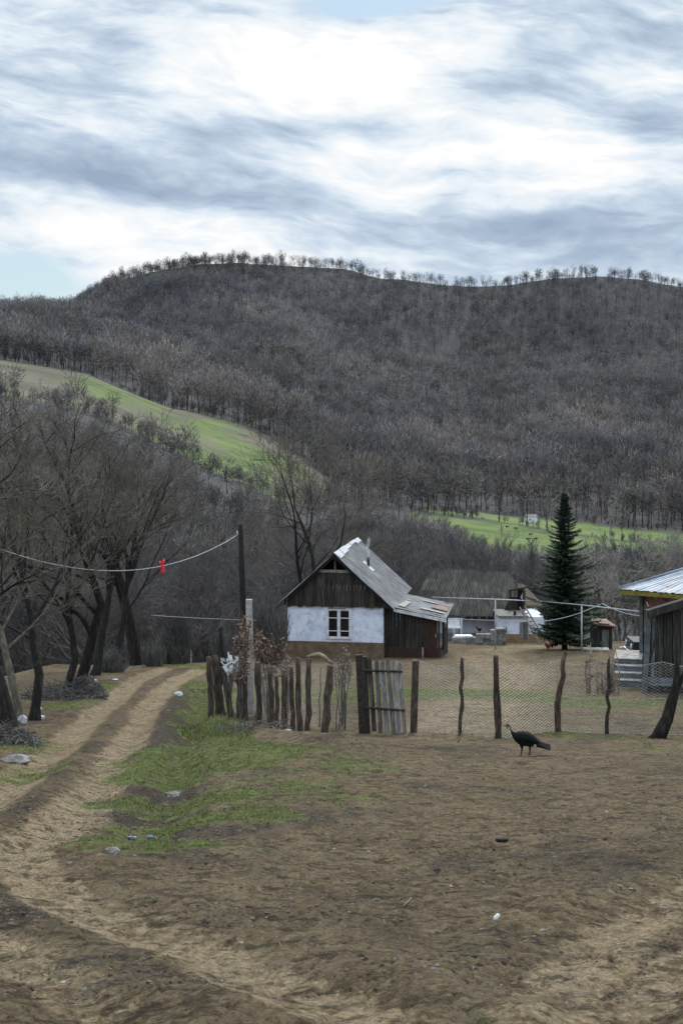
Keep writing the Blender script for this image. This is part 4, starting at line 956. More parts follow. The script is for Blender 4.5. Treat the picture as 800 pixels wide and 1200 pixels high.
m = MB(fr); m.slab((sx(757), -.35, ztop(sx(757)) + .0), (3.6, -.35, ztop(3.6)), (3.6, .8, ztop(3.6) - .12), (sx(757), .8, ztop(sx(757)) - .12), .05); rf = m.build('roof', MT['beam'], e)
m = MB(fr); a_, b2 = sx(757), 3.6; m.hexa([(a_, -.39, ztop(a_) - .22), (b2, -.39, ztop(b2) - .22), (b2, -.355, ztop(b2) - .22), (a_, -.355, ztop(a_) - .22), (a_, -.39, ztop(a_) - .01), (b2, -.39, ztop(b2) - .01), (b2, -.355, ztop(b2) - .01), (a_, -.355, ztop(a_) - .01)]); m.build('fascia', MT['darkw'], rf)

YH = 47.0; sh = F / YH; hx = lambda px: (px - 752) / sh
RO = P(752, 790, YH); RO.z = Hs(RO.x, YH); rz_ = lambda py, Yd=YH: CZ + (HY - py) / F * Yd - RO.z
e = empty('zinc_roofed_house', RO, 'house with blue grey zinc hip roof and peeling red wall at the right edge', 'house'); fr = frame(RO, -35)
m = MB(fr); m.box(hx(754), 5.2, 0, 6, -.6, rz_(697)); m.build('wall', MT['redpaint'], e)
m = MB(fr); m.box(hx(749.5), hx(753.5), -.08, .06, -.3, rz_(698)); m.build('corner_post', MT['tealp'], e)
ev = rz_(690, 46.7)
cn = Vector((-.52, -.75, ev)); c2 = Vector((6.3, -.75, ev)); c3 = Vector((6.3, 7.2, ev)); c4 = Vector((cn.x, 7.2, ev)); pk = Vector((2.75, 3.0, ev + 1.22))
m = MB(fr)
def tri_corr(a, b_, p_, wv):
    m.corr(a, b_, p_ + (b_ - a).normalized() * .02, p_ - (b_ - a).normalized() * .02, wv, .012, rng=rnd, nrow=6)
tri_corr(cn, c2, pk, 34); tri_corr(c4, cn, pk, 34); tri_corr(c2, c3, pk, 34); tri_corr(c3, c4, pk, 34); rf = m.build('roof', MT['tin'], e)
m = MB(fr)
def seam(p_, q_): m.tube([p_ + Vector((0, 0, .03)), q_ + Vector((0, 0, .03))], .03, 6)
seam(cn, pk); seam(c2, pk)
m.build('hip_seam', MT['tin'], rf)
m = MB(fr); m.box(cn.x + .02, 6.25, -.74, -.70, ev - .17, ev - .035); m.box(cn.x + .02, cn.x + .06, -.695, 7.1, ev - .17, ev - .035); m.build('fascia', MT['yellow'], rf)
m = MB(fr); m.box(cn.x + .065, 6.2, -.695, 7.1, ev - .09, ev - .06); m.build('soffit', MT['yellow'], rf)
# porch steps
PO = P(735, 806, 45.0); PO.z = Hs(PO.x, 45.0)
e = empty('porch_steps', PO, 'blue grey concrete steps leading to a porch beside the plank shed', 'steps'); fr = frame(PO, -13)
qx = lambda px: (px - 735) / (F / 45)
for k in range(4):
    z0 = -.5; z1 = .05 + .17 * (k + 1) ; y0 = k * .32
    m = MB(fr); m.box(qx(716) + .02 * k, qx(750.5), y0, 2.6 if k == 3 else y0 + .318, z0, z1 - .034); st_ = m.build('step', MT['conc2'], e)
    m = MB(fr); m.box(qx(715.4) + .02 * k, qx(750.8), y0 - .025, 2.62 if k == 3 else y0 + .29, z1 - .03, z1); m.build('tread', MT['concrete'], st_)
# concrete post beside the steps' right hand house end
# outhouse
OO = P(708, 765, 71); OO.z = Hs(OO.x, 71); e = empty('outhouse', OO, 'tiny grey board outhouse with rusty tilted roof right of the fir', 'outhouse'); fr = frame(OO, 12); k_ = 71 / F
m = MB(fr); boards(m, -9.5 * k_, 9 * k_, -.2, lambda x: 27 * k_ - .12 * x, 0, .03, .13, tmin=.1, tmax=.6); boards(m, .03, .9, -.2, lambda y: 27 * k_, 9 * k_, .03, .14, axis='y'); boards(m, .03, .9, -.2, lambda y: 27 * k_, -9.5 * k_, .03, .14, axis='y'); m.build('wall', MT['darkw'], e)
m = MB(fr); m.box(-4 * k_, 4.5 * k_, -.05, -.02, -.1, 22 * k_, .2); d_ = m.build('door', MT['greyw'], e)
m = MB(fr); m.slab((-12 * k_, -.25, 29.5 * k_), (12 * k_, -.25, 27 * k_), (12 * k_, 1.1, 31 * k_), (-12 * k_, 1.1, 33.5 * k_), .06); m.build('roof', MT['rust'], e)
m = MB(fr); m.slab((-9 * k_, -.2, 33.6 * k_ - .12), (5 * k_, -.2, 29.6 * k_), (4 * k_, .5, 32 * k_), (-8 * k_, .5, 34.8 * k_ - .05), .03); m.build('loose_roof_sheet', MT['rust'], e)
# bench plank
m = MB(); c = on(733, 765); c.z += 0; m.box(c.x - .30, c.x + .38, c.y - .15, c.y + .15, c.z + .20, c.z + .27); m.box(c.x - .22, c.x - .14, c.y - .12, c.y + .12, c.z - .1, c.z + .2); m.box(c.x + .22, c.x + .3, c.y - .12, c.y + .12, c.z - .1, c.z + .2)
solo(m, 'plank_bench', MT['concrete'], c, 'low pale plank bench between the outhouse and the porch', 'bench')
m = MB(); c = on(700, 763); m.slab(c + Vector((-.7, -.1, .12)), c + Vector((.5, -.2, .10)), c + Vector((.5, .1, .16)), c + Vector((-.7, .1, .18)), .04); solo(m, 'pale_plank', MT['concrete'], c, 'pale plank lying on the ground in front of the outhouse', 'plank')
# parked off-road car, its nose showing past the porch
CO = G(748, 58); CO.x += .75; CO.z = Hs(CO.x, 58)
e = empty('parked_car', CO, 'dark off road car parked behind the porch with only its end showing', 'car'); fr = frame(CO, 0)
m = MB(fr)
m.hexa([(-1.15, -.75, .42), (1.9, -.75, .42), (1.9, .75, .42), (-1.15, .75, .42), (-1.1, -.72, .98), (1.9, -.72, .98), (1.9, .72, .98), (-1.1, .72, .98)])
m.hexa([(-.45, -.70, .98), (1.85, -.70, .98), (1.85, .70, .98), (-.45, .70, .98), (-.1, -.6, 1.62), (1.75, -.6, 1.62), (1.75, .6, 1.62), (-.1, .6, 1.62)])
bd = m.build('body', MT['carp'], e)
m = MB(fr); m.poly([(-.35, -.706, 1.03), (.7, -.706, 1.03), (.7, -.615, 1.54), (-.08, -.615, 1.54)]); m.poly([(.8, -.706, 1.03), (1.75, -.706, 1.03), (1.68, -.615, 1.54), (.8, -.615, 1.54)]); m.poly([(-.46, .6, 1.02), (-.46, -.6, 1.02), (-.15, -.52, 1.56), (-.15, .52, 1.56)]); m.build('side_window', MT['glass'], e)
for x_ in (-.65, 1.3):
    for y_ in (-.78, .78):
        m = MB(fr); m.tube([(x_, y_ - .1, .33), (x_, y_ + .1, .33)], .34, 20); wh = m.build('wheel', MT['black'], e)
        m = MB(fr); m.tube([(x_, y_ - .115, .33), (x_, y_ + .115, .33)], .17, 14); m.build('rim', MT['chrome'], wh)
m = MB(fr); m.box(-1.24, -1.16, -.78, .78, .45, .58); m.build('bumper', MT['chrome'], e)
for y_ in (-.5, .5): m = MB(fr); m.tube([(-1.18, y_, .78), (-1.13, y_, .78)], .10, 12); m.build('headlight', MT['patchw'], e)

# ------------------------------------------------------------------ stakes, gate and netting
def stake_pts(a, b, wob, n=7, seed=0):
    q = random.Random(seed); out = []
    for i in range(n + 1):
        t = i / n; k = math.sin(t * math.pi); out.append(a.lerp(b, t) + Vector((q.uniform(-1, 1) * wob * k, q.uniform(-1, 1) * wob * k * .5, 0)))
    return out
def log(pts, r0, r1, seed, n=9, knob=.12):
    q = random.Random(seed); m = MB(); rr = [(r0 + (r1 - r0) * i / (len(pts) - 1)) * q.uniform(1 - knob, 1 + knob) for i in range(len(pts))]
    m.tube(pts, rr, n, q.random()); return m
def jag(m, amt, seed):
    q = random.Random(seed)
    for i, v in enumerate(m.v): m.v[i] = v + Vector((q.uniform(-amt, amt), q.uniform(-amt, amt), q.uniform(-amt, amt) * (2.5 if i >= len(m.v) - 9 else 1)))
STK = [((244.5, 770), (248, 838), 3.1, 'grey stake standing farthest left in the row'), ((251, 768), (261, 841), 4.2, 'dark thick stake second from the left, leaning over the road verge'),
       ((262, 781), (273, 843), 3.4, 'stake leaning left with the white plastic rag on its top'), ((286, 786), (287, 846), 3.6, 'short dark stake left of the concrete post'),
       ((302, 776), (304, 849), 3.4, 'stake just right of the concrete post'), ((316, 781), (318, 851), 3.2, 'slim straight stake between the concrete post and the shortest stake'),
       ((333, 785), (333, 856), 3.3, 'grey stake with pale litter at its foot'), ((349, 771), (352, 857), 3.4, 'stake with a bulge in the middle, left of the one carrying the crooked branch'),
       ((362, 772), (360, 861), 3.2, 'straight stake under the left end of the crooked branch'), ((387, 779), (379, 864), 4.4, 'thick dark stake leaning right under the right end of the crooked branch')]
for i, (t, bt, hw, lb) in enumerate(STK):
    b0 = on(*bt, .0); top = P(t[0], t[1], b0.y); pts = stake_pts(b0 - Vector((0, 0, .25)), top, .022, 8, i)
    m = log(pts, hw * b0.y / F * 1.22, hw * b0.y / F * .95, i, 9, .16); jag(m, .007, i)
    solo(m, 'wooden_stake', MT['stake'], b0, lb, 'stake', 'rough wooden stakes in a row along the yard')
for i, (t, bt, hw, lb) in enumerate([((257, 776), (255, 835), 3.0, 'stake half hidden between the two leftmost ones'), ((280, 788), (280, 845), 2.6, 'thin stake between the leaning one and the concrete post'), ((324, 792), (325, 853), 2.4, 'narrow short stake left of the grey stake'), ((341, 782), (343, 856), 2.6, 'narrow stake between the grey stake and the bulging one')]):
    b0 = on(*bt, .0); pts = stake_pts(b0 - Vector((0, 0, .25)), P(t[0], t[1], b0.y), .02, 8, 30 + i); m = log(pts, hw * b0.y / F * 1.2, hw * b0.y / F * .9, 30 + i, 9, .16); jag(m, .007, i)
    solo(m, 'wooden_stake', MT['stake'], b0, lb, 'stake', 'rough wooden stakes in a row along the yard')
d9 = on(362, 861).y; a = P(360, 769.5, d9); m = MB()
m.tube([a, P(367, 767.5, d9), P(374, 766.5, d9), P(380, 769.5, d9), P(385, 775, d9), P(390, 778, d9)], [.028, .036, .042, .038, .04, .045], 8); solo(m, 'crooked_branch', MT['straw'], a, 'pale peeled crooked branch lying across the tops of two stakes', 'branch')
for i, (t, bt, r, mt, lb) in enumerate([((376, 782), (374, 852), .016, 'stake', 'thin short stick stake just left of the thick leaning stake'), ((396.5, 778), (394, 854), .012, 'stake', 'thin straight stick between the leaning stake and the gate'),
        ((309, 770), (314, 848), .013, 'stake', 'thin brown stick leaning between two stakes right of the concrete post'), ((337, 800), (336.5, 850), .010, 'stake', 'thin stick beside the grey stake'), ((320, 820), (325, 847), .012, 'stake', 'short thin slanting stick at the foot of the slim stake'), ((403, 772), (397, 853), .010, 'stake', 'faint thin stick crossing behind the green bent stick')]):
    b0 = on(*bt); m = log(stake_pts(b0 - Vector((0, 0, .15)), P(*t, b0.y), .03, 6, 50 + i), r, r * .6, i, 6); solo(m, 'thin_stick', MT[mt], b0, lb, 'stick')
b0 = on(403.5, 854); m = log([b0 - Vector((0, 0, .1)), P(405, 830, b0.y), P(404.5, 812, b0.y), P(400, 795, b0.y), P(396.5, 780, b0.y)], .022, .012, 3, 7); solo(m, 'bent_stick', MT['greenstick'], b0, 'bent mossy green stick standing left of the gate', 'stick')
# gate
gb = on(447, 859); YG = gb.y
e = empty('picket_gate', gb, 'crooked picket gate of uneven grey boards hung on a thick black post', 'gate')
for (t, bt, w, dark, t_) in [((432.5, 771), (438.5, 857), 4.5, 'darkw', .8), ((441, 773), (446, 859), 4.3, 'greyw', .15), ((447.5, 774), (453.5, 859), 4.3, 'greyw', .55), ((454.2, 773), (461.5, 861), 4.3, 'greyw', .35), ((461.5, 774), (467.2, 860), 4.6, 'greyw', .8), ((467.8, 776), (474, 861), 4.0, 'greyw', .6)]:
    k_ = YG / F; a = P(*bt, YG); c = P(*t, YG); w_ = w * k_ / 2 * 1.22; c.z -= .04
    m = MB(); y_ = YG + rnd.uniform(-.004, .004)
    m.hexa([(a.x - w_, y_ - .012, a.z), (a.x + w_, y_ - .012, a.z), (a.x + w_, y_ + .012, a.z), (a.x - w_, y_ + .012, a.z), (c.x - w_, y_ - .012, c.z), (c.x + w_, y_ - .012, c.z), (c.x + w_, y_ + .012, c.z), (c.x - w_, y_ + .012, c.z)], t_)
    i4 = [m.pt(q_) for q_ in ((c.x - w_, y_ - .012, c.z), (c.x + w_, y_ - .012, c.z), (c.x + w_, y_ + .012, c.z), (c.x - w_, y_ + .012, c.z), (c.x + rnd.uniform(-.02, .02), y_ - .012, c.z + .055), (c.x, y_ + .012, c.z + .055))]
    for q_ in ((0, 1, 4), (3, 5, 2), (0, 4, 5, 3), (1, 2, 5, 4)): m.face([i4[k] for k in q_], t_)
    m.build('picket', MT[dark], e)
for a, b_ in (((424, 785.5), (471.5, 787)), ((428, 829), (474.5, 832.5))):
    m = log(stake_pts(P(*a, YG - .05), P(*b_, YG - .05), .012, 8, 7), .030, .022, 8, 7); m.build('rail', MT['darkw'], e)
m = MB(); m.bar(P(446, 800, YG - .035), P(454.5, 818, YG - .035), .07, .015, .95); m.build('broken_board', MT['greyw'], e)
for (t, bt, hw, lb, mt) in [((420.5, 768), (425.5, 858), 4.3, 'thick black gate post on the left of the picket gate', 'beam'), ((427.5, 770), (432, 854), 2.6, 'slimmer dark post pressed against the right of the black gate post', 'darkw'), ((487, 775), (484, 857), 4.0, 'square topped grey post right of the picket gate', 'stake')]:
    b0 = on(*bt); b0.y = YG + .03; b0.z = HM(b0.x, b0.y); b0.x = (bt[0] - 400) / F * b0.y; k_ = b0.y / F; top = P(t[0], t[1], b0.y)
    m = MB(); lo = b0 - Vector((0, 0, .3)); w_ = hw * k_; m.hexa([lo + Vector((-w_, 0, 0)), lo + Vector((w_, 0, 0)), lo + Vector((w_, .16, 0)), lo + Vector((-w_, .16, 0)), top + Vector((-w_ * .95, 0, 0)), top + Vector((w_ * .95, 0, .01)), top + Vector((w_ * .95, .15, 0)), top + Vector((-w_ * .95, .15, 0))])
    solo(m, 'gate_post', MT[mt], b0, lb, 'post')
# netting fence with its round posts
FP = [((541.5, 771), (538, 862), 2.4, 2.0, .03), ((580.5, 768), (584, 864), 4.2, 3.4, .015), ((662, 765), (654, 858), 3.9, 2.6, .05), ((713, 772), (711, 860), 2.4, 1.8, .04)]
b0 = on(584, 864); e = empty('netting_fence', b0, 'sagging wire netting fence on crooked branch posts along the front of the yard', 'fence')
foot = [on(484, 857)]
for i, (t, bt, w0, w1, wob) in enumerate(FP):
    q0 = on(*bt); foot.append(q0); k_ = q0.y / F; pts = stake_pts(q0 - Vector((0, 0, .25)), P(*t, q0.y), wob, 9, 80 + i)
    if i == 2: pts = [q0 - Vector((0, 0, .2)), P(653, 850, q0.y), P(652.5, 825, q0.y), P(656, 805, q0.y), P(660, 792, q0.y), P(658.5, 780, q0.y), P(661.5, 764, q0.y)]
    m = log(pts, w0 * k_, w1 * k_, 70 + i, 9, .14); jag(m, .006, i); m.build('post', MT['stake'] if i < 3 else MT['beam'], e)
foot.append(on(776, 862)); foot.append(on(845, 862.5))
def fence_xy(t):
    n_ = len(foot) - 1; i = min(int(t), n_ - 1); return foot[i].lerp(foot[i + 1], t - i)
m = MB(); fx0, fx1 = foot[0].x, foot[-1].x
def fpt(x_, v):
    i = 0
    while i < len(foot) - 2 and foot[i + 1].x < x_: i += 1
    t = (x_ - foot[i].x) / (foot[i + 1].x - foot[i].x); y_ = foot[i].y + (foot[i + 1].y - foot[i].y) * t + .08
    zg = CZ + (HY - 861) / F * 31.2 + (0); g_ = HM(x_, y_) if False else zb_(x_)
    hgt = 1.52 - .08 * math.sin(t * math.pi) + .02 * math.sin(x_ * 5)
    return Vector((x_, y_ + .03 * math.sin(x_ * 3 + v * 4), g_ + .01 + v * hgt))
_xs = np.linspace(foot[0].x - .5, foot[-1].x + .5, 60); _zz = np.array([HM(a_, np.interp(a_, [f_.x for f_ in foot], [f_.y for f_ in foot]) + .08) for a_ in _xs]); _zz = np.convolve(np.pad(_zz, 3, mode='edge'), np.ones(7) / 7, 'valid')
def zb_(x_): return float(np.interp(x_, _xs, _zz))
cell = .105; rows = 24; r_ = .0042
nx = int((fx1 - fx0) / cell)
for i in range(nx):
    x_ = fx0 + i * cell
    for s in (0, 1):
        pts = []
        for j in range(rows + 1):
            off = cell if (j + s) % 2 else 0
            pts.append(fpt(x_ + off, j / rows))
        m.tube(pts, r_, 3, cap=False, smooth=False)
for v in (0, .5, 1.0): m.tube([fpt(fx0 + (fx1 - fx0) * i / 80, v) for i in range(81)], .004, 4, cap=False)
m.build('netting', MT['wire'], e)
# light netting behind the left stakes
fl = [on(x_, y_) for x_, y_ in ((252, 832), (290, 842), (333, 850), (378, 856), (420, 855))]; o0 = fl[0]
foot = fl; _xs = np.linspace(fl[0].x - .5, fl[-1].x + .5, 60); _zz = np.array([HM(a_, np.interp(a_, [f_.x for f_ in fl], [f_.y for f_ in fl]) + .1) for a_ in _xs]); _zz = np.convolve(np.pad(_zz, 3, mode='edge'), np.ones(7) / 7, 'valid')
m = MB(); nx = int((fl[-1].x - fl[0].x) / cell)
for i in range(nx):
    for s in (0, 1): m.tube([fpt(fl[0].x + i * cell + (cell if (j + s) % 2 else 0), j / rows * .92) for j in range(rows + 1)], .0034, 3, cap=False, smooth=False)
solo(m, 'wire_netting', MT['wire'], o0, 'thin wire netting stretched behind the row of rough stakes', 'netting')
# forked old tree stump post at the right edge
b0 = on(781, 864); YT = b0.y; e = empty('tree_stump_post', b0, 'thick crooked tree trunk with flared foot serving as a post at the right edge', 'tree trunk')
m = log([b0 + Vector((-.22, .05, -.12)), P(774, 858, YT), P(782, 842, YT), P(787, 822, YT), P(791, 806, YT), P(793, 790, YT), P(792, 772, YT)], .155, .045, 5, 11, .08); jag(m, .012, 4); m.build('trunk', MT['bark'], e)
m = log([b0 + Vector((-.42, 0, -.08)), b0 + Vector((-.22, 0, .07)), P(784, 842, YT)], .06, .10, 6, 8); m.build('root', MT['bark'], e)
m = log([P(790, 812, YT), P(797, 800, YT), P(806, 770, YT)], .06, .03, 7, 8); m.build('branch', MT['bark'], e)

# concrete post and dry leaved shrubs by the stakes
b0 = on(294, 836); e = None; k_ = b0.y / F
m = MB(); t = P(291.5, 703, b0.y); w_ = 4.2 * k_; lo = b0 - Vector((0, 0, .3)); m.hexa([lo + Vector((-w_, 0, 0)), lo + Vector((w_, 0, 0)), lo + Vector((w_, .16, 0)), lo + Vector((-w_, .16, 0)), t + Vector((-w_ * .85, 0, 0)), t + Vector((w_ * .85, 0, 0)), t + Vector((w_ * .85, .15, 0)), t + Vector((-w_ * .85, .15, 0))])
solo(m, 'concrete_post', MT['concrete'], b0, 'tall square pale concrete post rising among the rough stakes', 'post')
def shrub(name, px, py, h_, w_, nst, nl, seed, mt, lb, cat, lz=.35, ls=.06, cl=False, dy=0):
    b0 = on(px, py); b0.y += dy; b0.z = HM(b0.x, b0.y); q = random.Random(seed); e = empty(name, b0, lb, cat); S, L_ = MB(), MB(); tips = []
    for i in range(nst):
        a = q.uniform(0, 6.28); rr = w_ * q.uniform(.2, 1) * .8; tip = Vector((math.cos(a) * rr, math.sin(a) * rr * .6, h_ * q.uniform(.7, 1)))
        mid = tip * .5 + Vector((q.uniform(-.1, .1) * w_, 0, 0)); S.tube([(0, 0, -.1), mid, tip], [.016, .011, .004], 4, cap=False)
        for j in range(5):
            t_ = q.uniform(lz, 1); p_ = Vector((0, 0, 0)).lerp(tip, t_); e2 = p_ + Vector((q.uniform(-.3, .3) * w_, q.uniform(-.2, .2), q.uniform(.05, .25) * h_)); S.tube([p_, e2], [.006, .003], 3, cap=False); tips.append((p_, e2))
    for i in range(nl):
        a, b_ = q.choice(tips); p_ = a.lerp(b_, q.uniform(.3, 1.05)) + Vector((q.gauss(0, .03), q.gauss(0, .03), q.gauss(0, .03)))
        u = Vector((q.uniform(-1, 1), q.uniform(-1, 1), q.uniform(-1, .4))).normalized() * ls * q.uniform(.6, 1.3); v = Vector((q.uniform(-1, 1), q.uniform(-1, 1), q.uniform(-1, 1))).cross(u).normalized() * ls * .36
        L_.face([L_.pt(p_), L_.pt(p_ + u * .5 + v), L_.pt(p_ + u), L_.pt(p_ + u * .5 - v)], q.random())
    S.build('stems', MT['brush'] if nl else MT[mt], e, local=True)
    if nl: L_.build('dry_leaves', MT[mt], e, local=True)
    return e
shrub('dry_shrub', 283, 846, 2.15, .28, 16, 620, 1, 'dryleaf', 'tall brown dry leaved shrub just left of the concrete post', 'shrub', .45, .075)
shrub('dry_shrub', 313, 838, 1.85, .62, 24, 900, 2, 'dryleaf', 'bushy brown dry leaved shrub right of the concrete post', 'shrub', .50, .08)
shrub('dry_shrub', 338, 836, 1.25, .30, 10, 200, 3, 'dryleaf', 'small brown dry leaved shrub in front of the left house corner', 'shrub', .6, .07)
shrub('dry_shrub', 401, 850, 1.62, .34, 9, 260, 4, 'straw', 'light straw coloured dry plant standing left of the gate', 'shrub', .75, .06)
shrub('bare_bush', 268, 835, 2.5, .45, 26, 0, 5, 'brush', 'dense bare dark bush behind the leftmost stakes', 'bush', .3)
shrub('bare_bush', 255, 836, 2.0, .35, 22, 0, 6, 'brush', 'dark leafless shrub at the left end of the stake row', 'bush', .3)
# old thick trunk stubs among leftmost stakes
b0 = on(258, 838); m = log(stake_pts(b0 - Vector((0, 0, .2)), P(259, 735, b0.y + .3), .05, 8, 5), .085, .05, 9, 9); solo(m, 'dead_trunk', MT['bark'], b0, 'tall dark dead trunk standing among the leftmost stakes', 'tree trunk')
# white rag
def rag(name, c, w_, h_, seed, mt, lb, cat, n=7, thick=.5):
    if mt != 'stone': w_ *= .75; h_ *= .8
    else: w_ *= .8; h_ *= .7; c = Vector(c) - Vector((0, 0, h_ * .25))
    q = random.Random(seed); m = MB(); ids = []
    for j in range(n):
        row = []
        for i in range(n * 2):
            a = i / (n * 2) * 6.283; v = (j / (n - 1)) * math.pi; r = math.sin(v) * q.uniform(.72, 1.2) + .02
            row.append(m.pt(Vector(c) + Vector((math.cos(a) * r * w_ / 2, math.sin(a) * r * w_ / 2 * thick, h_ / 2 - math.cos(v) * h_ / 2 * q.uniform(.8, 1.1)))))
        ids.append(row)
    for r0, r1 in zip(ids[:-1], ids[1:]):
        for k in range(n * 2): m.face((r0[k], r0[(k + 1) % (n * 2)], r1[(k + 1) % (n * 2)], r1[k]))
    return solo(m, name, MT[mt], c, lb, cat)
d3 = on(273, 843).y
m = MB(); c = P(272, 778, d3 - .1); q = random.Random(2)
for k in range(34):
    a = P(q.uniform(264, 282), q.uniform(771, 789), d3 - .1 + q.uniform(-.1, .1)); u = Vector((q.uniform(-.15, .15), q.uniform(-.06, .06), q.uniform(-.16, .12))); v = Vector((q.uniform(-.12, .12), q.uniform(-.05, .05), q.uniform(-.1, .1)))
    i_ = [m.pt(a), m.pt(a + u), m.pt(a + u + v * .8), m.pt(a + v)]; m.face(i_)
m.tube([P(259, 775, d3 - .1), P(264, 781, d3 - .1), P(271, 777, d3 - .1)], [.012, .025, .03], 7); m.tube([P(267.5, 764, d3 - .1), P(268.5, 772, d3 - .1), P(270, 778, d3 - .1)], [.01, .02, .03], 7); m.tube([P(266, 781, d3 - .1), P(268, 800, d3 - .1)], [.012, .006], 6)
m.tube([P(271, 785, d3 - .08), P(276, 780, d3 - .08), P(283, 785, d3 - .08)], [.04, .13, .04], 8); solo(m, 'torn_plastic_bag', MT['bag'], c, 'torn white plastic bag caught on the leaning stake', 'bag')
rag('plastic_bag', on(209, 817.5), .34, .20, 3, 'bag', 'white plastic bag lying on the right side of the dirt road', 'bag')
rag('plastic_bag', on(27, 849), .30, .28, 4, 'bag', 'crumpled white bag under the pale trunked tree at the left', 'bag')
rag('plastic_bag', on(46, 842), .38, .14, 5, 'bag', 'flattened white plastic scrap right of the trees at the left edge', 'bag')
rag('plastic_bag', on(47, 834), .16, .12, 6, 'bag', 'small white bag higher up behind the left trees', 'bag')
rag('plastic_bag', on(111, 800), .28, .18, 7, 'bag', 'white bag lying on the right of the brush pile', 'bag')
rag('plastic_bag', on(135, 797), .26, .07, 8, 'bag', 'flat white scrap on the verge between brush pile and road', 'bag')
rag('plastic_bag', on(337, 857), .26, .07, 9, 'bag', 'flat pale litter at the foot of the grey stake', 'bag')
rag('plastic_scrap', on(155, 961), .13, .05, 10, 'bluebag', 'pale blue plastic scrap in the ditch, left one', 'litter')
rag('plastic_scrap', on(158, 969), .12, .04, 11, 'bluebag', 'blue plastic scrap lowest in the ditch near the green grass', 'litter')
rag('plastic_scrap', on(176, 961), .10, .06, 12, 'bluebag', 'small pale blue scrap on the right side of the ditch', 'litter')
rag('stone', on(132, 1004), .16, .10, 13, 'stone', 'brown grey stone on the left end of the green grass', 'stone', thick=.8)
rag('stone', on(20, 892), .62, .26, 14, 'stone', 'large pale flat stone on the left verge', 'stone', thick=.5)
rag('stone', on(231, 888), .22, .13, 15, 'stone', 'grey stone on the ditch edge above the grass', 'stone', thick=.8)
rag('stone', on(203, 915), .26, .13, 16, 'stone', 'grey stone in the ditch beside the right rut', 'stone', thick=.8)
rag('stone', on(197, 836), .12, .10, 17, 'stone', 'small pale stone beside the right rut below the white bag', 'stone', thick=.8)
c = on(588, 984.5); m = MB(); m.box(c.x - .055, c.x + .05, c.y - .03, c.y + .02, c.z - .005, c.z + .035); solo(m, 'black_block', MT['black'], c, 'small black plastic block lying on the bare mud', 'litter')
# crumpled bottle
c = on(582, 1092); m = MB(); k_ = [(0, .006), (.008, .007), (.016, .015), (.035, .017), (.05, .013), (.065, .016), (.075, .012)]
m.tube([c + Vector((a * .45 - .02, a * .3, .028 + a * .30)) for a, r in k_], [r * .9 for a, r in k_], 12); solo(m, 'crushed_bottle', MT['bag'], c, 'small crushed whitish plastic bottle on the mud in the foreground', 'bottle')
for (a, b_, r, lb) in [((473, 1062), (482, 1052), .005, 'pale short stick lying on the mud in the foreground'), ((536, 871), (546, 848), .014, 'pale stick leaning at the foot of the leftmost netting post'), ((622, 1050), (660, 1046), .003, 'long thin straw lying right of the pale short stick')]:
    p_ = on(*a); q_ = on(*b_) if r != .014 else P(b_[0], b_[1], p_.y + .05); m = MB(); m.tube([p_ + Vector((0, 0, .01)), p_.lerp(q_, .5) + Vector((.005, 0, .014)), q_ + Vector((0, 0, .01))], [r, r, r * .6], 6); solo(m, 'stick', MT['straw'], p_, lb, 'stick')
# brush piles and bushes left
def pile(px, py, w_, h_, n_, seed, lb, dy=0, mt='brush', dp=.8):
    b0 = on(px, py); b0.y += dy; b0.z = HM(b0.x, b0.y); q = random.Random(seed); m = MB()
    for i in range(n_):
        a = q.uniform(0, 6.28); r = math.sqrt(q.random()); x_ = math.cos(a) * r * w_ / 2; y_ = math.sin(a) * r * w_ / 2 * dp; z_ = h_ * (1 - r * r) * q.random() + .02
        d = Vector((q.gauss(0, 1), q.gauss(0, 1), q.gauss(.15, .38))).normalized() * q.uniform(.25, .75) * min(1, w_ * .55); p0 = b0 + Vector((x_, y_, z_)) - d * .5
        m.tube([p0, p0 + d * .5 + Vector((q.gauss(0, .03), 0, q.gauss(0, .03))), p0 + d], [.010 * q.uniform(.5, 1.6), .007, .003], 3, q.random(), cap=False)
    solo(m, 'brush_pile', MT[mt], b0, lb, 'brush pile')
pile(100, 817, 1.15, .62, 700, 1, 'grey heap of cut brushwood at the foot of the right leaning tree')
pile(8, 874, 1.2, .38, 450, 2, 'grey heap of thin brushwood at the left edge of the picture')
pile(62, 822, 2.2, .5, 600, 3, 'low tangle of dead brushwood behind the left verge', 1.2)
pile(300, 866, 1.5, .10, 90, 4, 'thin fallen twigs lying along the foot of the stakes', 0)
